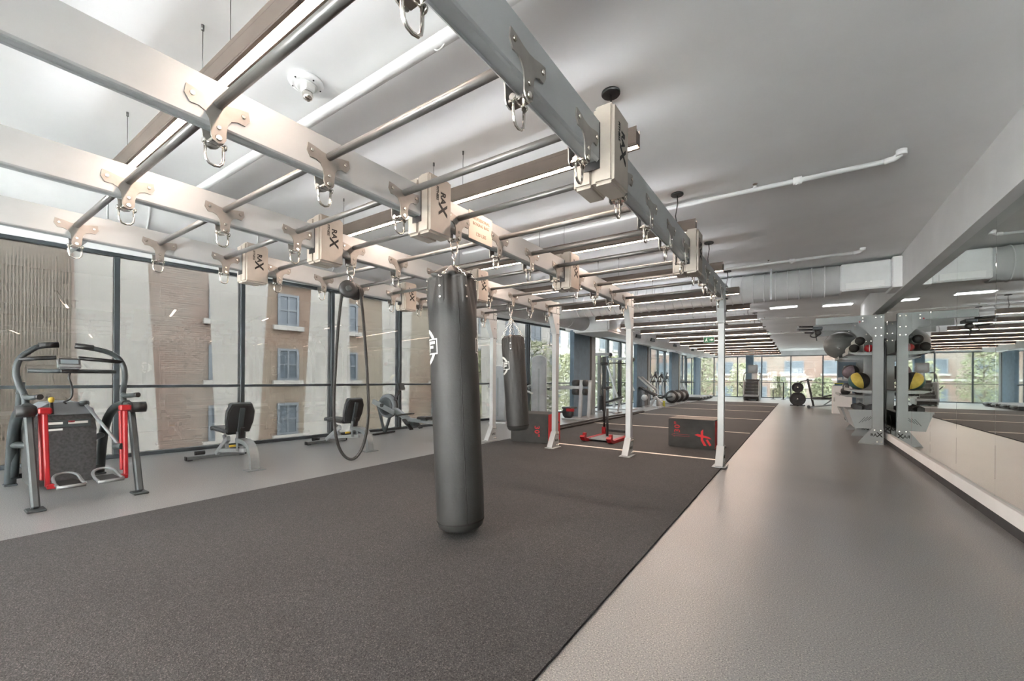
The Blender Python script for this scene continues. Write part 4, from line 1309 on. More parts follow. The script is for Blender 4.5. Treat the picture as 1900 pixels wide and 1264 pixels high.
part(MB().lathe([(0.252, -0.02), (0.258, -0.015), (0.258, 0.015), (0.252, 0.02)], c=(0, 0.03, 0.60), axis='y', n=36, caps=False), 'cage_band', 'black', fw)
part(MB().bar((-0.34, -0.10, 0.70), (0.30, -0.10, 0.47), 0.03, 0.11, (0, 0, 1), 0.012), 'housing_arm', 'frame', ro)
part(MB().cyl((-0.04, -0.14, 0.62), (-0.04, -0.095, 0.62), 0.04, n=14), 'axle_knob', 'black', ro)
part(MB().bar((0.20, 0, 0.54), (0.62, 0, 0.33), 0.10, 0.10, (0, 0, 1), 0.01), 'chain_guide', 'frame', ro)
part(MB().bar((0.55, 0, 0.34), (2.15, 0, 0.30), 0.09, 0.08, (0, 0, 1), 0.012), 'seat_rail', 'frame', ro)
part(MB().box(2.05, 2.11, -0.03, 0.03, 0.02, 0.26, 0.006).box(2.03, 2.13, -0.24, 0.24, 0.0, 0.03, 0.006), 'rear_leg', 'framedk', ro)
for sy in (-1, 1):
    fpd = part(MB().cbox((0.70, 0.14 * sy, 0.26), (0.30, 0.11, 0.025), 0.008, 1, Matrix.Rotation(0.75, 3, 'Y')), 'foot_rest', 'black', ro)
    part(MB().cbox((0.72, 0.14 * sy, 0.29), (0.05, 0.13, 0.02), 0.004, 1, Matrix.Rotation(0.75, 3, 'Y')), 'foot_strap', 'framedk', fpd)
part(MB().box(0.60, 0.80, -0.09, 0.09, 0.22, 0.30, 0.01), 'foot_rest_mount', 'framedk', ro)
part(MB().cbox((1.05, 0, 0.40), (0.26, 0.30, 0.05), 0.02, 2), 'seat', 'black', ro)
part(MB().box(0.97, 1.13, -0.06, 0.06, 0.345, 0.375), 'seat_carriage', 'framedk', ro)
part(MB().tube([(0.50, -0.24, 0.44), (0.53, -0.12, 0.45), (0.55, 0.12, 0.45), (0.52, 0.24, 0.44)], 0.016, 8), 'pull_handle', 'black', ro)
part(MB().bar((0.18, 0.0, 0.70), (0.36, 0.0, 0.95), 0.03, 0.05, (1, 0, 0), 0.005), 'monitor_arm', 'black', ro)
part(MB().cbox((0.39, 0, 1.02), (0.05, 0.17, 0.15), 0.012, 2, Matrix.Rotation(-0.3, 3, 'Y')), 'monitor', 'framedk', ro)

# ================================================================== MACHINES ALONG THE WINDOWS
def shroud_tower(name, label, x, y, rz, w, d, h, extra):
    """weight machine seen from behind: tall round-topped stack cover on a base, plus seat parts"""
    t = thing(name, label, 'exercise machine', (x, y, 0), rz, 'weight machines by the windows')
    def arch(w2, hh, z0):
        r = w2
        pts = [(-w2, z0), (w2, z0), (w2, hh - r * 0.6)]
        for i in range(1, 10):
            a = PI * i / 10
            pts.append((w2 * math.cos(a), hh - r * 0.6 + r * 0.6 * math.sin(a)))
        pts.append((-w2, hh - r * 0.6))
        return pts
    part(MB().prism(arch(w / 2, h, 0.09), 'y', 0.0, d), 'stack_cover', 'padgr', t)
    part(MB().prism(arch(w / 2 + 0.022, h + 0.025, 0.06), 'y', d + 0.001, d + 0.05), 'rim', 'framelt', t)
    fc = MB()
    prof = arch(w / 2 - 0.02, h - 0.02, 0.12)
    fc.prism(prof, 'y', -0.045, -0.001)
    part(fc, 'front_panel', 'padgr', t)
    part(MB().box(-w * 0.06, w * 0.06, -0.052, -0.046, 0.2, h * 0.8), 'panel_groove', 'shroudgr', t)
    part(MB().box(-w / 2 - 0.02, w / 2 + 0.02, -0.10, d + 0.10, 0.0, 0.058, 0.01), 'base', 'framelt', t)
    part(MB().bar((0, d + 0.1, 0.03), (0, d + 0.75, 0.03), 0.07, 0.055, (0, 0, 1), 0.006), 'base_beam', 'framelt', t)
    part(MB().bar((0, d + 0.55, 0.06), (0, d + 0.55, 0.42), 0.06, 0.06, (1, 0, 0), 0.006), 'seat_post', 'framelt', t)
    part(MB().cbox((0, d + 0.55, 0.455), (0.34, 0.36, 0.06), 0.02, 2), 'seat_pad', 'pad', t)
    part(MB().cbox((0, d + 0.36, 0.75), (0.30, 0.06, 0.45), 0.02, 2), 'chest_pad', 'pad', t)
    for s in extra:
        part(MB().tube([(s * (w / 2 + 0.06), d * 0.5, 1.0), (s * (w / 2 + 0.14), d + 0.25, 0.98), (s * (w / 2 + 0.12), d + 0.5, 0.9)], 0.022, 8), 'press_arm', 'frame', t)
        part(MB().tube([(s * (w / 2 + 0.12), d + 0.5, 0.9), (s * (w / 2 + 0.04), d + 0.52, 0.9)], 0.026, 8), 'grip', 'black', t)
    return t
shroud_tower('weight_machine', 'weight machine with grey round-topped stack cover left of the smaller punching bag', -6.62, 9.0, 0.45, 0.42, 0.16, 1.53, (1, -1))
shroud_tower('weight_machine', 'weight machine with taller grey round-topped stack cover behind the red and black box', -6.10, 10.25, 0.5, 0.40, 0.18, 1.86, (1, -1))
# low tubular stand between the two shroud machines
ls = thing('dip_stand', 'grey tubular stand between the two grey stack covers', 'exercise machine', (-6.3, 9.55, 0))
part(MB().tube(smooth_path([(-0.25, 0, 0.05), (-0.05, 0, 0.05), (0.0, 0, 0.12), (0.0, 0, 0.88), (0.04, 0, 0.94), (0.4, 0.05, 0.80)], 2), 0.03, 10), 'bent_tube', 'framelt', ls)
part(MB().box(-0.3, 0.45, -0.04, 0.04, 0.0, 0.05, 0.006), 'base', 'framelt', ls)
part(MB().cyl((0.02, -0.12, 0.94), (0.02, 0.12, 0.94), 0.035, n=12), 'roller', 'black', ls)

# plate loaded machine with twin white uprights
m2 = thing('leg_extension_machine', 'white twin-upright machine with black rollers in front of the nearest slate column', 'exercise machine', (-5.32, 11.4, 0), 0.0)
part(MB().box(-0.5, 0.35, -0.3, 0.3, 0.0, 0.05, 0.008), 'base', 'framelt', m2)
for x in (-0.02, 0.26):
    u = part(MB().bar((x, -0.05, 0.05), (x + 0.03, 0.0, 1.17), 0.07, 0.10, (1, 0, 0), 0.01), 'upright', 'framelt', m2)
for z, r in ((1.08, 0.10), (0.82, 0.10)):
    part(MB().lathe([(r * 0.5, -0.10), (r, -0.09), (r, 0.09), (r * 0.5, 0.10)], c=(-0.17, 0.0, z), axis='x', n=18), 'roller_pad', 'pad', m2)
    part(MB().lathe([(r * 0.5, -0.06), (r, -0.05), (r, 0.05), (r * 0.5, 0.06)], c=(0.13, 0.0, z), axis='x', n=18), 'roller_pad', 'pad', m2)
part(MB().bar((-0.85, 0.0, 0.93), (-0.05, 0.0, 0.95), 0.09, 0.11, (0, 0, 1), 0.01), 'swing_arm', 'framelt', m2)
part(MB().box(-0.55, -0.22, -0.2, 0.2, 0.30, 0.36, 0.015), 'seat_pad', 'pad', m2)
part(MB().bar((-0.35, 0, 0.05), (-0.35, 0, 0.30), 0.06, 0.06, (1, 0, 0)), 'seat_post', 'frame', m2)
part(MB().lathe([(0.03, -0.05), (0.17, -0.05), (0.17, 0.05), (0.03, 0.05)], c=(-0.32, -0.22, 0.20), axis='y', n=20), 'weight_plate', 'iron', m2)
part(MB().box(-0.36, -0.12, -0.28, -0.2, 0.24, 0.33, 0.01), 'red_cover', 'red', m2)

# lat pulldown / cable column
lp = thing('cable_machine', 'tall cable pulldown machine with wide black bar beside the slate column', 'exercise machine', (-5.75, 14.35, 0), 0.0)
part(MB().box(-0.45, 0.5, -0.05, 0.05, 0.0, 0.06, 0.006).box(-0.45, -0.35, -0.35, 0.35, 0.0, 0.05, 0.006).box(0.4, 0.5, -0.35, 0.35, 0.0, 0.05, 0.006), 'base', 'framelt', lp)
part(MB().bar((-0.24, 0, 0.06), (-0.24, 0, 2.05), 0.10, 0.10, (1, 0, 0), 0.008), 'rear_column', 'frame', lp)
part(MB().bar((-0.05, 0, 0.06), (-0.05, 0, 2.02), 0.08, 0.12, (1, 0, 0), 0.008), 'stack_column', 'framedk', lp)
part(MB().cyl((-0.15, -0.03, 0.08), (-0.15, -0.03, 1.98), 0.012, n=8).cyl((-0.15, 0.03, 0.08), (-0.15, 0.03, 1.98), 0.012, n=8), 'guide_rods', 'chrome', lp)
for k in range(10):
    part(MB().box(-0.19, -0.10, -0.10, 0.10, 0.10 + 0.05 * k, 0.146 + 0.05 * k, 0.003), 'weight_plate', 'iron', lp)
part(MB().bar((-0.62, 0, 2.10), (0.15, 0, 2.10), 0.09, 0.10, (0, 0, 1), 0.006), 'top_beam', 'framelt', lp)
part(MB().lathe([(0.03, -0.025), (0.07, -0.02), (0.06, 0), (0.07, 0.02), (0.03, 0.025)], c=(0.18, 0, 2.08), axis='y', n=18), 'pulley', 'black', lp)
part(MB().cyl((0.22, 0, 1.83), (0.22, 0, 2.06), 0.006, n=6), 'cable', 'black', lp)
part(MB().tube(smooth_path([(-0.55, 0, 1.70), (-0.40, 0, 1.77), (0.22, 0, 1.78), (0.70, 0, 1.76), (0.90, 0, 1.68)], 1), 0.016, 8), 'pulldown_bar', 'black', lp)
part(MB().cbox((-0.05, 0.0, 1.76), (0.22, 0.14, 0.10), 0.02), 'carriage', 'black', lp)
part(MB().bar((0.0, 0.05, 0.36), (0.62, 0.05, 0.58), 0.22, 0.07, (0, 0, 1), 0.02), 'bench_pad', 'pad', lp)
part(MB().bar((0.45, 0.05, 0.06), (0.52, 0.05, 0.50), 0.05, 0.05, (1, 0, 0)), 'bench_leg', 'framelt', lp)
part(MB().bar((-0.2, 0, 0.28), (0.6, 0.05, 0.50), 0.05, 0.05, (0, 0, 1)), 'bench_rail', 'framelt', lp)
part(MB().cyl((0.0, -0.25, 0.86), (0.0, 0.25, 0.86), 0.06, n=14), 'thigh_roller', 'pad', lp)
part(MB().cyl((0.12, -0.2, 0.90), (0.12, 0.2, 0.90), 0.05, n=14), 'thigh_roller', 'pad', lp)

# functional trainer frame
ft2 = thing('functional_trainer', 'pale functional trainer frame with slanted tube beside the middle rig post', 'exercise machine', (-5.85, 16.4, 0), 0.0)
part(MB().box(-0.5, 0.5, -0.35, 0.35, 0.0, 0.05, 0.008), 'base', 'framelt', ft2)
part(MB().bar((-0.35, 0, 0.05), (-0.35, 0, 2.02), 0.09, 0.09, (1, 0, 0), 0.006), 'upright', 'framelt', ft2)
part(MB().bar((0.2, 0, 0.05), (0.2, 0, 2.02), 0.09, 0.09, (1, 0, 0), 0.006), 'upright', 'framelt', ft2)
part(MB().bar((-0.13, 0, 0.3), (-0.13, 0, 1.95), 0.16, 0.10, (1, 0, 0), 0.006), 'weight_stack', 'iron', ft2)
part(MB().bar((-0.6, 0, 2.03), (0.35, 0, 2.03), 0.08, 0.08, (0, 0, 1), 0.006), 'top_beam', 'framelt', ft2)
part(MB().bar((-0.60, -0.1, 1.75), (0.05, -0.3, 0.05), 0.06, 0.06, (0, 1, 0), 0.006), 'slanted_tube', 'framelt', ft2)
part(MB().lathe([(0.03, -0.03), (0.09, -0.025), (0.09, 0.025), (0.03, 0.03)], c=(0.40, 0, 1.98), axis='y', n=16).lathe([(0.03, -0.03), (0.07, -0.025), (0.07, 0.025), (0.03, 0.03)], c=(0.32, 0, 1.82), axis='y', n=16), 'pulleys', 'black', ft2)
part(MB().bar((0.28, -0.02, 1.1), (0.48, -0.02, 0.75), 0.05, 0.05, (0, 1, 0)), 'adjust_arm', 'framelt', ft2)

# leg press
lgp = thing('leg_press', 'grey inclined leg press in front of the second slate column', 'exercise machine', (-5.2, 18.3, 0), 0.0)
part(MB().box(-0.35, 0.45, -0.04, 0.04, 0.0, 0.05).box(-0.3, -0.22, -0.4, 0.4, 0.0, 0.05).box(0.3, 0.38, -0.4, 0.4, 0.0, 0.05), 'base', 'framelt', lgp)
part(MB().bar((-0.55, -0.25, 1.32), (0.12, -0.25, 0.72), 0.07, 0.08, (0, 1, 0), 0.01), 'slide_rail', 'framelt', lgp)
part(MB().bar((-0.55, 0.25, 1.32), (0.12, 0.25, 0.72), 0.07, 0.08, (0, 1, 0), 0.01), 'slide_rail', 'framelt', lgp)
part(MB().bar((-0.55, 0, 0.85), (0.15, 0, 0.52), 0.40, 0.09, (0, 0, 1), 0.02), 'back_pad', 'pad', lgp)
part(MB().bar((0.15, 0, 0.45), (-0.1, 0, 0.05), 0.07, 0.08, (1, 0, 0), 0.01), 'front_leg', 'framelt', lgp)
part(MB().bar((0.10, 0, 0.50), (0.42, 0, 0.20), 0.07, 0.07, (0, 1, 0), 0.01), 'foot_arm', 'framelt', lgp)
part(MB().lathe([(0.03, -0.04), (0.13, -0.04), (0.13, 0.04), (0.03, 0.04)], c=(-0.25, -0.3, 0.42), axis='y', n=18), 'weight_plate', 'framelt', lgp)
part(MB().box(-0.38, -0.28, -0.2, 0.2, 0.05, 0.8, 0.01), 'rear_cover', 'shroudgr', lgp)

# bucket of wipes
bu = thing('wipes_bucket', 'small white bucket of wipes on the floor beside the leg press', 'bucket', (-5.15, 19.2, 0))
part(MB().lathe([(0.11, 0.0), (0.125, 0.01), (0.14, 0.28), (0.145, 0.30)], n=22), 'bucket_body', 'bucket', bu)
part(MB().lathe([(0.15, 0.301), (0.15, 0.325), (0.05, 0.335)], n=22), 'lid', 'bucket', bu)
part(MB().box(0.15, 0.24, -0.05, 0.05, 0.0, 0.26, 0.01), 'refill_pack', 'towel', bu)

# ellipticals
def elliptical(label, x, y, rz):
    t = thing('elliptical_trainer', label, 'exercise machine', (x, y, 0), rz, 'elliptical trainers by the windows')
    part(MB().box(-0.75, 0.75, -0.06, 0.06, 0.02, 0.09, 0.01).box(-0.75, -0.67, -0.3, 0.3, 0, 0.06, 0.01).box(0.67, 0.75, -0.3, 0.3, 0, 0.06, 0.01), 'base', 'framelt', t)
    part(MB().lathe([(0.1, -0.11), (0.29, -0.10), (0.31, -0.06), (0.31, 0.06), (0.29, 0.10), (0.1, 0.11)], c=(0.48, 0, 0.38), axis='y', n=26), 'drive_housing', 'black', t)
    part(MB().lathe([(0.05, -0.125), (0.2, -0.118), (0.2, -0.112)], c=(0.48, 0, 0.38), axis='y', n=24).lathe([(0.2, 0.112), (0.2, 0.118), (0.05, 0.125)], c=(0.48, 0, 0.38), axis='y', n=24), 'drive_disc', 'frame', t)
    part(MB().bar((-0.45, 0, 0.09), (-0.55, 0, 1.28), 0.07, 0.09, (1, 0, 0), 0.01), 'mast', 'framelt', t)
    for s in (-1, 1):
        part(MB().bar((-0.5, 0.18 * s, 0.30 + 0.06 * s), (0.55, 0.18 * s, 0.34 - 0.05 * s), 0.06, 0.05, (0, 0, 1), 0.008), 'pedal_arm', 'framedk', t)
        part(MB().cbox((-0.05, 0.20 * s, 0.375 + 0.03 * s), (0.36, 0.15, 0.05), 0.015), 'pedal', 'black', t)
        part(MB().tube(smooth_path([(-0.50, 0.22 * s, 0.32), (-0.52, 0.22 * s, 0.95), (-0.40, 0.23 * s, 1.25), (-0.30 - 0.1 * s, 0.24 * s, 1.58)], 1), 0.022, 8), 'moving_handle', 'framedk', t)
    part(MB().tube([(-0.46, -0.2, 1.08), (-0.35, -0.16, 1.12), (-0.35, 0.16, 1.12), (-0.46, 0.2, 1.08)], 0.02, 8), 'fixed_handle', 'black', t)
    cs = part(MB().cbox((-0.55, 0, 1.38), (0.07, 0.34, 0.26), 0.02, 2, Matrix.Rotation(-0.35, 3, 'Y')), 'console', 'black', t)
    part(MB().cbox((-0.515, 0, 1.395), (0.012, 0.26, 0.17), 0.002, 1, Matrix.Rotation(-0.35, 3, 'Y')), 'display', 'screen', cs)
    return t
for k, y in enumerate((20.9, 22.0, 23.1)):
    elliptical('elliptical trainer with raised arms by the windows, %s from the camera' % ORD[k], -5.5, y, 0.0)
# treadmills
def treadmill(label, x, y, rz):
    t = thing('treadmill', label, 'exercise machine', (x, y, 0), rz, 'treadmills by the windows')
    part(MB().box(-0.95, 0.95, -0.42, 0.42, 0.03, 0.17, 0.02), 'deck', 'framedk', t)
    part(MB().box(-0.70, 0.90, -0.27, 0.27, 0.1705, 0.186, 0.004), 'belt', 'rubber', t)
    for s in (-1, 1):
        part(MB().box(-0.70, 0.93, min(s * 0.30, s * 0.41), max(s * 0.30, s * 0.41), 0.1705, 0.20, 0.008), 'side_rail', 'framelt', t)
        part(MB().bar((-0.55, s * 0.40, 0.17), (-0.95, s * 0.40, 1.22), 0.06, 0.12, (1, 0, 0), 0.012), 'upright', 'framelt', t)
        part(MB().bar((-0.90, s * 0.40, 1.10), (-0.15, s * 0.40, 1.03), 0.06, 0.06, (0, 0, 1), 0.015), 'handrail', 'framedk', t)
    part(MB().box(-1.0, -0.62, -0.40, 0.40, 0.17, 0.33, 0.04, 2), 'motor_hood', 'shroud', t)
    part(MB().cyl((0.93, -0.36, 0.11), (0.93, 0.36, 0.11), 0.055, n=14), 'rear_roller', 'black', t)
    part(MB().box(-0.9, -0.78, -0.38, 0.38, 0, 0.03).box(0.78, 0.9, -0.38, 0.38, 0, 0.03), 'feet', 'black', t)
    cs = part(MB().cbox((-0.98, 0, 1.27), (0.10, 0.82, 0.30), 0.03, 2, Matrix.Rotation(-0.45, 3, 'Y')), 'console', 'framedk', t)
    part(MB().cbox((-0.925, 0, 1.295), (0.012, 0.42, 0.20), 0.002, 1, Matrix.Rotation(-0.45, 3, 'Y')), 'display', 'screen', cs)
    return t
for k, y in enumerate((26.5, 27.55, 28.6, 29.65)):
    treadmill('treadmill facing the windows, %s from the camera' % ORD[k], -5.62, y, 0.0)

# ================================================================== FAR END
sm = thing('stair_climber', 'dark stair climbing machine with tall console in front of the far windows', 'exercise machine', (-2.3, 28.6, 0), 0.0)
for sx in (-0.39, 0.39):
    part(MB().box(sx - 0.03, sx + 0.03, -0.6, 0.6, 0.05, 1.15, 0.02), 'side_frame', 'framelt', sm)
for k in range(5):
    part(MB().box(-0.34, 0.34, -0.62 + 0.2 * k, -0.40 + 0.2 * k, 0.30 + 0.19 * k, 0.34 + 0.19 * k, 0.006), 'step', 'shroud', sm)
    part(MB().box(-0.34, 0.34, -0.42 + 0.2 * k, -0.40 + 0.2 * k, 0.345 + 0.19 * k, 0.485 + 0.19 * k), 'riser', 'black', sm)
part(MB().box(-0.42, 0.42, -0.75, -0.63, 0.22, 0.34, 0.02), 'front_bumper', 'shroudgr', sm)
part(MB().box(-0.40, 0.40, -0.55, 0.65, 0.05, 0.22, 0.03), 'base_cover', 'black', sm)
for s in (-1, 1):
    part(MB().cyl((s * 0.30, -0.6, 0.0), (s * 0.30, -0.6, 0.12), 0.05, n=12).cyl((s * 0.30, 0.55, 0.0), (s * 0.30, 0.55, 0.12), 0.05, n=12), 'feet', 'black', sm)
    part(MB().tube(smooth_path([(s * 0.40, -0.4, 0.6), (s * 0.42, -0.2, 1.3), (s * 0.42, 0.1, 1.62), (s * 0.30, 0.5, 1.62)], 1), 0.025, 8), 'handrail', 'black', sm)
part(MB().box(-0.06, 0.06, 0.45, 0.58, 0.2, 1.75, 0.01), 'mast', 'framelt', sm)
part(MB().box(-0.05, 0.22, 0.62, 0.70, 1.1, 2.0, 0.01), 'white_shield', 'white', sm)
cs = part(MB().box(-0.26, 0.26, 0.36, 0.46, 1.62, 2.12, 0.03, 2), 'console', 'shroudgr', sm)
part(MB().box(-0.18, 0.18, 0.353, 0.3595, 1.75, 2.02), 'display', 'screen', cs)
part(MB().bar((-0.62, -0.2, 0.95), (-0.42, -0.2, 0.70), 0.05, 0.05, (0, 1, 0)), 'side_arm', 'black', sm)
# dark post by the stair climber (building column)
cp = thing('column_far', 'dark grey pillar behind the stair climber', None, (-2.75, 32.4, 0), kind='structure')
part(MB().box(-0.22, 0.22, -0.22, 0.22, 0, CEIL - 0.001, 0.01), 'shaft', 'column', cp)
part(MB().box(-0.26, 0.26, -0.26, 0.26, 0, 0.12, 0.01), 'plinth', 'column', cp)
# floor posts with a low rail
for k, (x, y, h) in enumerate(((-1.35, 31.3, 0.55), (-0.80, 31.0, 1.05))):
    t = thing('stand_post', ['short', 'tall'][k] + ' thin black post standing before the far windows', 'post', (x, y, 0), 0, 'black posts at the far end')
    part(MB().lathe([(0.14, 0.0), (0.14, 0.015), (0.03, 0.03)], n=18), 'base', 'black', t)
    part(MB().cyl((0, 0, 0.03), (0, 0, h), 0.028, n=12), 'pole', 'black', t)
    part(MB().lathe([(0.035, h), (0.04, h + 0.02), (0.02, h + 0.04)], n=14), 'cap', 'black', t)
# barbell with plates on a stand
ps = thing('plate_stand', 'black weight plate stand holding round plates near the far windows', 'weight stand', (-0.05, 23.6, 0), 0)
part(MB().bar((0.0, 0.0, 0.03), (0.0, 0.5, 0.03), 0.08, 0.06, (0, 0, 1), 0.01).bar((-0.3, 0.25, 0.03), (0.3, 0.25, 0.03), 0.08, 0.05, (0, 0, 1), 0.01), 'base', 'black', ps)
part(MB().bar((0, 0.25, 0.05), (0, 0.25, 1.18), 0.07, 0.07, (1, 0, 0), 0.008), 'upright', 'framelt', ps)
part(MB().tube(smooth_path([(0.0, 0.25, 1.0), (0.1, 0.25, 1.15), (0.45, 0.25, 1.22), (0.55, 0.25, 1.22)], 2), 0.03, 8), 'curved_arm', 'frame', ps)
def plate(r, z, y0, n):
    for k in range(n):
        o = part(MB().lathe([(0.03, -0.022), (r * 0.35, -0.026), (r * 0.45, -0.014), (r * 0.82, -0.014), (r * 0.88, -0.024), (r, -0.022), (r, 0.022), (r * 0.88, 0.024), (r * 0.45, 0.014), (r * 0.35, 0.026), (0.03, 0.022)], c=(0, y0 - 0.055 * k, z), axis='y', n=26), 'weight_plate', 'iron', ps)
        part(MB().lathe([(0.0, -0.03), (0.028, -0.03), (0.028, 0.03), (0.0, 0.03)], c=(0, y0 - 0.055 * k, z), axis='y', n=12, caps=False), 'sleeve', 'chrome', o)
plate(0.32, 0.335, 0.12, 3)
plate(0.235, 0.87, 0.12, 2)
ib = thing('incline_bench', 'grey flat bench with tall black upright beside the white cabinet', 'bench', (0.75, 22.3, 0), 0)
part(MB().bar((-0.30, 0, 0.05), (0.75, 0, 0.22), 0.06, 0.06, (0, 0, 1), 0.008).bar((-0.3, -0.25, 0.04), (-0.3, 0.25, 0.04), 0.06, 0.06, (0, 0, 1), 0.008), 'base_frame', 'frame', ib)
part(MB().bar((-0.22, 0, 0.05), (-0.45, 0, 1.28), 0.05, 0.08, (1, 0, 0), 0.01), 'upright', 'black', ib)
part(MB().bar((-0.28, 0, 0.44), (0.9, 0, 0.46), 0.28, 0.07, (0, 0, 1), 0.02), 'bench_pad', 'pad', ib)
part(MB().bar((-0.28, 0, 0.375), (0.9, 0, 0.395), 0.10, 0.05, (0, 0, 1), 0.006), 'pad_rail', 'framelt', ib)
part(MB().bar((0.10, 0, 0.50), (0.85, 0, 0.70), 0.28, 0.06, (0, 0, 1), 0.02), 'back_pad', 'pad', ib)
part(MB().cyl((-0.40, -0.28, 0.06), (-0.40, 0.28, 0.06), 0.06, n=14), 'wheels', 'framedk', ib)
part(MB().bar((0.1, 0, 0.12), (0.4, 0, 0.38), 0.05, 0.05, (0, 0, 1)), 'brace', 'frame', ib)
part(MB().tube(smooth_path([(0.45, 0.1, 0.5), (0.52, 0.1, 0.9), (0.60, 0.1, 1.0), (0.85, 0.1, 1.02)], 1), 0.03, 8), 'bent_handle', 'frame', ib)
# white cabinet
cbn = thing('white_cabinet', 'white tall cleaning cabinet behind the storage rack', 'cabinet', (1.25, 19.2, 0), 0)
part(MB().box(-0.25, 0.30, -0.25, 0.25, 0, 1.02, 0.01), 'body', 'bucket', cbn)
part(MB().box(-0.24, 0.29, -0.258, -0.2505, 0.03, 0.99, 0.003), 'door', 'white', cbn)
part(MB().box(-0.22, -0.20, -0.275, -0.2585, 0.45, 0.60), 'handle', 'chrome', cbn)
tw = solo(MB().box(-0.18, 0.12, -0.15, 0.10, 0, 0.05, 0.02, 2), 'folded_towel', 'teal', 'folded blue towel on the white cabinet', 'towel', loc=(1.22, 19.15, 1.0205))
tw2 = solo(MB().box(-0.17, 0.11, -0.14, 0.10, 0, 0.045, 0.018, 2), 'folded_towel', 'towel', 'folded yellow towel on top of the blue towel', 'towel', loc=(1.22, 19.15, 1.072))
dsp = thing('water_station', 'dark grey tall water station behind the white cabinet', 'dispenser', (1.55, 20.1, 0), 0)
part(MB().box(-0.35, 0.3, -0.2, 0.2, 0, 1.95, 0.015), 'body', 'column', dsp)
part(MB().box(-0.18, 0.14, -0.21, -0.2005, 1.25, 1.75, 0.004), 'recess', 'framelt', dsp)
part(MB().box(-0.05, 0.02, -0.26, -0.2105, 1.55, 1.65, 0.006), 'spout', 'black', dsp)

# ================================================================== STORAGE RACK
KO = (1.0, 11.8, 0)
rk = thing('storage_rack', 'grey steel storage rack with shelves standing against the mirror', 'rack', KO)
FY = [10.45, 11.80, 13.15]
pm_ = MB().box(1.15, 1.31, -0.035, 0.035, 0.275, 2.45, 0.003)
arm_ = MB().box(0.27, 1.149, -0.034, 0.034, 2.315, 2.45, 0.003)
gs_ = MB()
ftp = MB()
for d0, d1 in ((-0.042, -0.0355), (0.0355, 0.042)):
    gs_.prism([(0.93, 2.30), (1.16, 2.02), (1.312, 2.02), (1.312, 2.452), (0.93, 2.452)], 'y', d0, d1)
    ftp.prism([(1.149, 0.30), (0.96, 0.03), (0.96, 0.012), (1.312, 0.012), (1.312, 0.30)], 'y', d0, d1)
gs_.prism([(0.95, 2.30), (1.149, 2.05), (1.149, 2.30)], 'y', -0.034, 0.034)
ftp.prism([(1.149, 0.27), (0.97, 0.03), (1.30, 0.03), (1.30, 0.27)], 'y', -0.034, 0.034)
bl_ = MB()
for x, z in ((1.19, 2.40), (1.27, 2.40), (1.19, 2.20), (1.27, 2.20), (1.0, 2.40), (1.0, 2.34), (1.19, 2.05), (1.27, 2.05), (1.18, 0.27), (1.27, 0.27), (1.22, 0.05), (1.28, 0.05)):
    bl_.cyl((x, -0.049, z), (x, -0.0425, z), 0.011, n=8)
pm_, arm_, gs_, ftp, bl_ = pm_.mesh('post'), arm_.mesh('top_arm'), gs_.mesh('gusset'), ftp.mesh('foot'), bl_.mesh('bolts')
mk = text_mesh('RA', 0.075, 0.001, frame((1.17, -0.0428, 0.175), (1, 0, 0), (0, 0, 1)), 0.002)
mkx = text_mesh('X', 0.12, 0.001, frame((1.255, -0.0428, 0.18), (1, 0, 0), (0, 0, 1)), 0.003)
bsp = MB().box(0.95, 1.315, -0.06, 0.06, 0.0, 0.0115, 0.002).mesh('base_plate')
for y in FY:
    p = part(pm_, 'post', 'rack', rk, loc=(-KO[0], y - KO[1], 0))
    part(gs_, 'gusset', 'rack', p)
    part(ftp, 'foot', 'rack', p)
    part(bsp, 'base_plate', 'rack', p)
    part(bl_, 'bolts', 'bolt', p)
    part(mk, 'maker_mark', 'ink', p)
    part(mkx, 'maker_mark', 'ink', p)
    part(arm_, 'top_arm', 'rack', rk, loc=(-KO[0], y - KO[1], 0))
rd_ = part(MB(KO).cyl((0.955, 10.40, 2.33), (0.955, 10.407, 2.33), 0.013, n=10), 'red_plug', 'red', rk)
def shelf(y0, y1, x0, z, lip=True):
    s = part(MB(KO).box(x0, 1.30, y0 + 0.045, y1 - 0.045, z - 0.012, z, 0.002), 'shelf', 'rack', rk)
    part(MB(KO).box(x0 - 0.012, x0 - 0.0005, y0 + 0.045, y1 - 0.045, z - 0.03, z + 0.035, 0.003), 'shelf_lip', 'rack', s)
    for y in (y0 + 0.046, y1 - 0.056):
        part(MB(KO).prism([(x0, z - 0.0125), (1.30, z - 0.0125), (1.30, z - 0.07), (x0 + 0.1, z - 0.05)], 'y', y, y + 0.01), 'shelf_bracket', 'rack', s)
    return s
shelf(FY[0], FY[1], 0.80, 1.75)
shelf(FY[0], FY[1], 0.83, 1.02)
shelf(FY[1], FY[2], 0.74, 1.71)
shelf(FY[1], FY[2], 0.80, 1.24)
shelf(FY[1], FY[2], 0.76, 0.89)
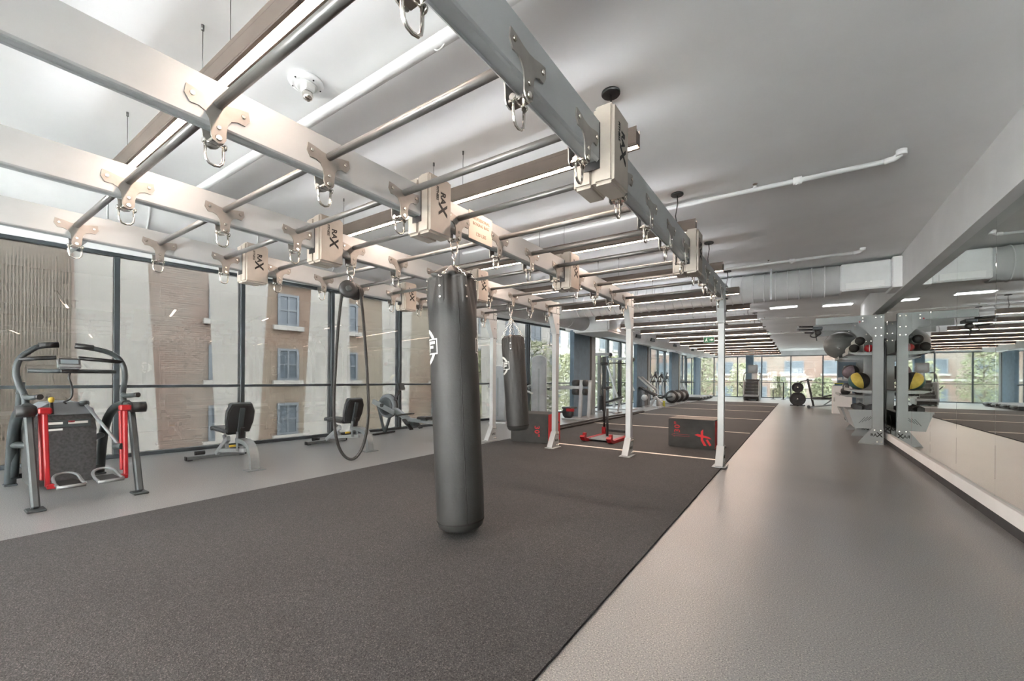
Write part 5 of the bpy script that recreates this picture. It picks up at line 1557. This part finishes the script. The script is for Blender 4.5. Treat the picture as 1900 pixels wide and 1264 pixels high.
# slotted bins
def bin_(y0, y1, x0, z0, z1):
    b = part(MB(KO).prism([(x0 + 0.10, z0), (1.28, z0), (1.28, z0 + 0.012), (x0 + 0.108, z0 + 0.012), (x0 + 0.016, z1), (x0, z1)], 'y', y0 + 0.05, y1 - 0.05), 'bin', 'rack', rk)
    for y in (y0 + 0.046, y1 - 0.054):
        part(MB(KO).prism([(x0 + 0.10, z0), (1.28, z0), (1.28, z1), (x0, z1)], 'y', y, y + 0.008), 'bin_side', 'rack', b)
    sl = MB(KO)
    for k in range(4):
        x = x0 + 0.16 + 0.045 * k
        sl.bar((x, y0 + 0.0445, z0 + 0.10 + 0.02 * k), (x + 0.09, y0 + 0.0445, z0 + 0.22 + 0.01 * k), 0.007, 0.002, (0, 1, 0))
    part(sl, 'slots', 'ink', b)
    part(MB(KO).box(x0 - 0.01, 1.28, y0 + 0.0405, y0 + 0.0455, z1 - 0.02, z1 + 0.02, 0.002), 'bin_rim', 'rack', b)
bin_(FY[0], FY[1], 0.80, 0.28, 0.62)
bin_(FY[1], FY[2], 0.78, 0.28, 0.56)
part(MB(KO).box(0.83, 1.28, FY[0] + 0.056, FY[1] - 0.056, 0.595, 0.607), 'bin_tray', 'rack', rk)

def roller(label, x, y, z, r, L, m):
    t = thing('foam_roller', label, 'foam roller', (x, y, z), 0, 'foam rollers on the rack')
    part(MB().lathe([(r * 0.5, 0), (r * 0.97, 0.0), (r, 0.006), (r, L - 0.006), (r * 0.97, L), (r * 0.5, L)], c=(0, 0, r), axis='y', n=26), 'roller_body', m, t)
    part(MB().lathe([(r * 0.96, -0.002), (r * 0.3, -0.003)], c=(0, 0, r), axis='y', n=26), 'end_face', 'foam', t)
    return t
roller('grey foam roller with black end lying left on the upper rack shelf', 0.89, 10.62, 1.751, 0.085, 0.75, 'foamlt')
roller('grey foam roller with black end stacked on top of the other roller', 0.985, 10.66, 1.751 + 0.145, 0.085, 0.72, 'foamlt')
kb = thing('slam_ball', 'small red ball beside the foam rollers', 'ball', (1.115, 10.60, 1.751), 0)
part(MB().ell((0, 0, 0.0765), (0.075, 0.075, 0.075), 22, 14), 'ball_body', 'red', kb)
part(MB().lathe([(0.0755, -0.006), (0.0765, 0.0), (0.0755, 0.006)], c=(0, 0, 0.0765), axis='x', n=26, caps=False), 'seam', 'logo', kb)
gb = thing('gym_ball', 'large grey inflated gym ball on the upper rack shelf', 'ball', (0.80, 12.46, 1.712), 0)
part(MB().ell((0, 0, 0.315), (0.325, 0.325, 0.315), 36, 24), 'ball_body', 'gymball', gb)
part(MB().cyl((-0.045, -0.31, 0.22), (-0.047, -0.322, 0.217), 0.010, n=10), 'valve', 'bucket', gb)
gr_ = MB()
for q in range(-4, 5):
    zz = 0.05 * q
    rr = 0.326 * math.sqrt(max(0, 1 - (zz / 0.316) ** 2)) + 0.0006
    gr_.lathe([(rr, zz - 0.002), (rr + 0.0012, zz), (rr, zz + 0.002)], c=(0, 0, 0.315), n=40, caps=False)
part(gr_, 'grip_rings', 'gymball', gb)

def med_ball(label, x, y, z, r, mats, rot):
    """ball of six panels; mats = panel colours"""
    t = thing('medicine_ball', label, 'ball', (x, y, z), 0, 'medicine balls on the rack')
    R3 = Matrix.Rotation(rot, 3, 'Z') @ Matrix.Rotation(0.5, 3, 'X')
    for k, m in enumerate(mats):
        mb = MB()
        a0, a1 = 2 * PI * k / len(mats) + 0.012, 2 * PI * (k + 1) / len(mats) - 0.012
        n, q = 6, 12
        for i in range(n):
            for j in range(q):
                vs = []
                for ii, jj in ((i, j), (i + 1, j), (i + 1, j + 1), (i, j + 1)):
                    a = a0 + (a1 - a0) * ii / n
                    p = -PI / 2 + PI * jj / q
                    v = R3 @ Vector((r * math.cos(p) * math.cos(a), r * math.cos(p) * math.sin(a), r * math.sin(p)))
                    vs.append(v + Vector((0, 0, r)))
                mb._faces(vs, [(0, 1, 2, 3)], True)
        bmesh.ops.remove_doubles(mb.bm, verts=mb.bm.verts[:], dist=0.0005)
        part(mb, 'ball_panel', m, t)
    part(MB().ell((0, 0, r), (r * 0.985, r * 0.985, r * 0.985), 24, 16), 'ball_core', 'ballblk', t)
    return t
med_ball('yellow, black and teal medicine ball on the middle rack shelf', 1.0, 10.95, 1.021, 0.175, ['ballyel', 'ballblk', 'ballgrn', 'ballyel', 'ballblk', 'ballgrn'], 3.9)
med_ball('mauve and black medicine ball behind the yellow one', 0.97, 12.25, 1.241, 0.16, ['ballpur', 'ballblk', 'ballpur', 'ballblk'], 0.4)
med_ball('black and mauve medicine ball deepest on the rack', 1.0, 12.7, 1.241, 0.15, ['ballblk', 'ballpur', 'ballblk', 'ballpur'], 1.3)

def kettlebell(label, x, y, z, r, rz, m='iron'):
    t = thing('kettlebell', label, 'kettlebell', (x, y, z), rz, 'kettlebells on the rack')
    part(MB().lathe([(r * 0.55, 0.0), (r * 0.85, r * 0.25), (r, r * 0.85), (r * 0.88, r * 1.4), (r * 0.45, r * 1.8), (r * 0.1, r * 1.86)], n=22), 'bell', m, t)
    part(MB().tube(smooth_path([(-r * 0.5, 0, r * 1.6), (-r * 0.62, 0, r * 2.2), (-r * 0.4, 0, r * 2.75), (r * 0.4, 0, r * 2.75), (r * 0.62, 0, r * 2.2), (r * 0.5, 0, r * 1.6)], 2), r * 0.17, 8), 'handle', 'frame', t)
    return t
kettlebell('black kettlebell at the front of the lower far shelf', 0.86, 12.05, 0.891, 0.085, 0.4)
kettlebell('black kettlebell in the middle of the lower far shelf', 0.90, 12.35, 0.891, 0.085, 1.2)
kettlebell('black kettlebell at the back of the lower far shelf', 0.92, 12.68, 0.891, 0.085, 0.2)
kettlebell('black kettlebell standing right of the front kettlebell on the lower shelf', 1.10, 12.1, 0.891, 0.08, 0.9)
def dumbbell(label, x, y, z, rz, s=1.0):
    t = thing('dumbbell', label, 'dumbbell', (x, y, z), rz, 'dumbbells on the rack bins')
    h = 0.065 * s
    part(MB().cyl((-0.07 * s, 0, h), (0.07 * s, 0, h), 0.016, n=10), 'grip', 'chrome', t)
    hx = [(h * math.cos(PI / 6 + i * PI / 3), h + h * math.sin(PI / 6 + i * PI / 3)) for i in range(6)]
    part(MB().prism(hx, 'x', 0.07 * s, 0.17 * s), 'head', 'iron', t)
    part(MB().prism(hx, 'x', -0.17 * s, -0.07 * s), 'head', 'iron', t)
    return t
dumbbell('black hex dumbbell at the left of the nearer bin tray', 1.0, 10.72, 0.608, 1.3)
dumbbell('black hex dumbbell at the right of the nearer bin tray', 1.17, 10.85, 0.608, 1.3)
dumbbell('black hex dumbbell deeper on the nearer bin tray', 1.0, 11.25, 0.608, 1.2)
kettlebell('dark kettlebell in the far slotted bin, nearest the camera', 0.93, 12.0, 0.30, 0.09, 0.2)
kettlebell('dark kettlebell deeper in the far slotted bin', 0.95, 12.35, 0.30, 0.09, 1.0)
# handles clustered at the end of the top arm
hg = thing('grip_attachment', 'cluster of black handle grips hung at the end of the rack arm', 'handle', (0.27, 10.75, 2.30), 0)
part(MB().cbox((0.04, 0.0, -0.03), (0.16, 0.30, 0.06), 0.01), 'mount', 'framedk', hg)
for k, (dy, dz, L) in enumerate(((0.0, 0.02, 0.24), (0.12, -0.03, 0.25), (-0.1, -0.12, 0.15))):
    g = part(MB().cyl((-0.03, dy, dz), (-0.03 - L, dy - 0.03, dz + 0.01), 0.018, n=12), 'grip', 'black', hg)
    part(MB().lathe([(0.012, 0), (0.021, -0.008), (0.021, -0.03), (0.012, -0.036)], c=(-0.03 - L, dy - 0.03, dz + 0.01), axis='x', n=12), 'grip_end', 'framelt', g)
part(MB().lathe([(0.02, -0.03), (0.055, -0.025), (0.055, 0.025), (0.02, 0.03)], c=(0.05, -0.05, -0.12), axis='y', n=16), 'pulley', 'black', hg)
part(MB().bar((0.0, 0, -0.06), (0.03, 0, -0.28), 0.03, 0.02, (1, 0, 0)), 'hook', 'black', hg)
part(MB().tube(smooth_path([(-0.02, -0.05, -0.10), (-0.10, -0.06, -0.18), (0.0, -0.06, -0.22), (0.06, -0.05, -0.16)], 2), 0.012, 8), 'strap', 'black', hg)
# dark display panel on the mirror wall behind the rack
wp = thing('wall_panel', 'tall dark panel mounted on the mirror between the rack post and its reflection', 'panel', (XR - 0.02, 11.2, 1.2))
part(MB().box(-0.02, 0.018, -0.09, 0.09, -0.85, 0.85, 0.006), 'panel_body', 'black', wp)
part(MB().box(-0.026, -0.0205, -0.05, 0.05, -0.7, 0.7, 0.002), 'panel_face', 'framedk', wp)
# loose cable at the foot of the rack
solo(MB((1.35, 10.7, 0)).tube(smooth_path([(1.36, 10.70, 0.55), (1.345, 10.62, 0.35), (1.355, 10.72, 0.22), (1.34, 10.60, 0.12), (1.34, 10.70, 0.03), (1.345, 10.85, 0.012)], 3), 0.007, 6), 'loose_cable', 'cord', 'black cable dangling behind the rack foot', 'cable', loc=(1.35, 10.7, 0))
# towel dispenser hung on the end wall behind the rack
td = thing('towel_dispenser', 'white towel dispenser mounted on the mirror behind the storage rack shelves', 'dispenser', (1.36, 13.45, 1.55))
part(MB().box(-0.11, 0.038, -0.15, 0.15, -0.2, 0.2, 0.02, 2), 'body', 'bucket', td)
part(MB().box(-0.112, -0.06, -0.10, 0.10, -0.206, -0.2005), 'slot', 'ink', td)
part(MB().box(-0.116, -0.1105, -0.05, 0.05, 0.02, 0.12, 0.002), 'label_plate', 'logo', td)
print('objects', len(bpy.data.objects))
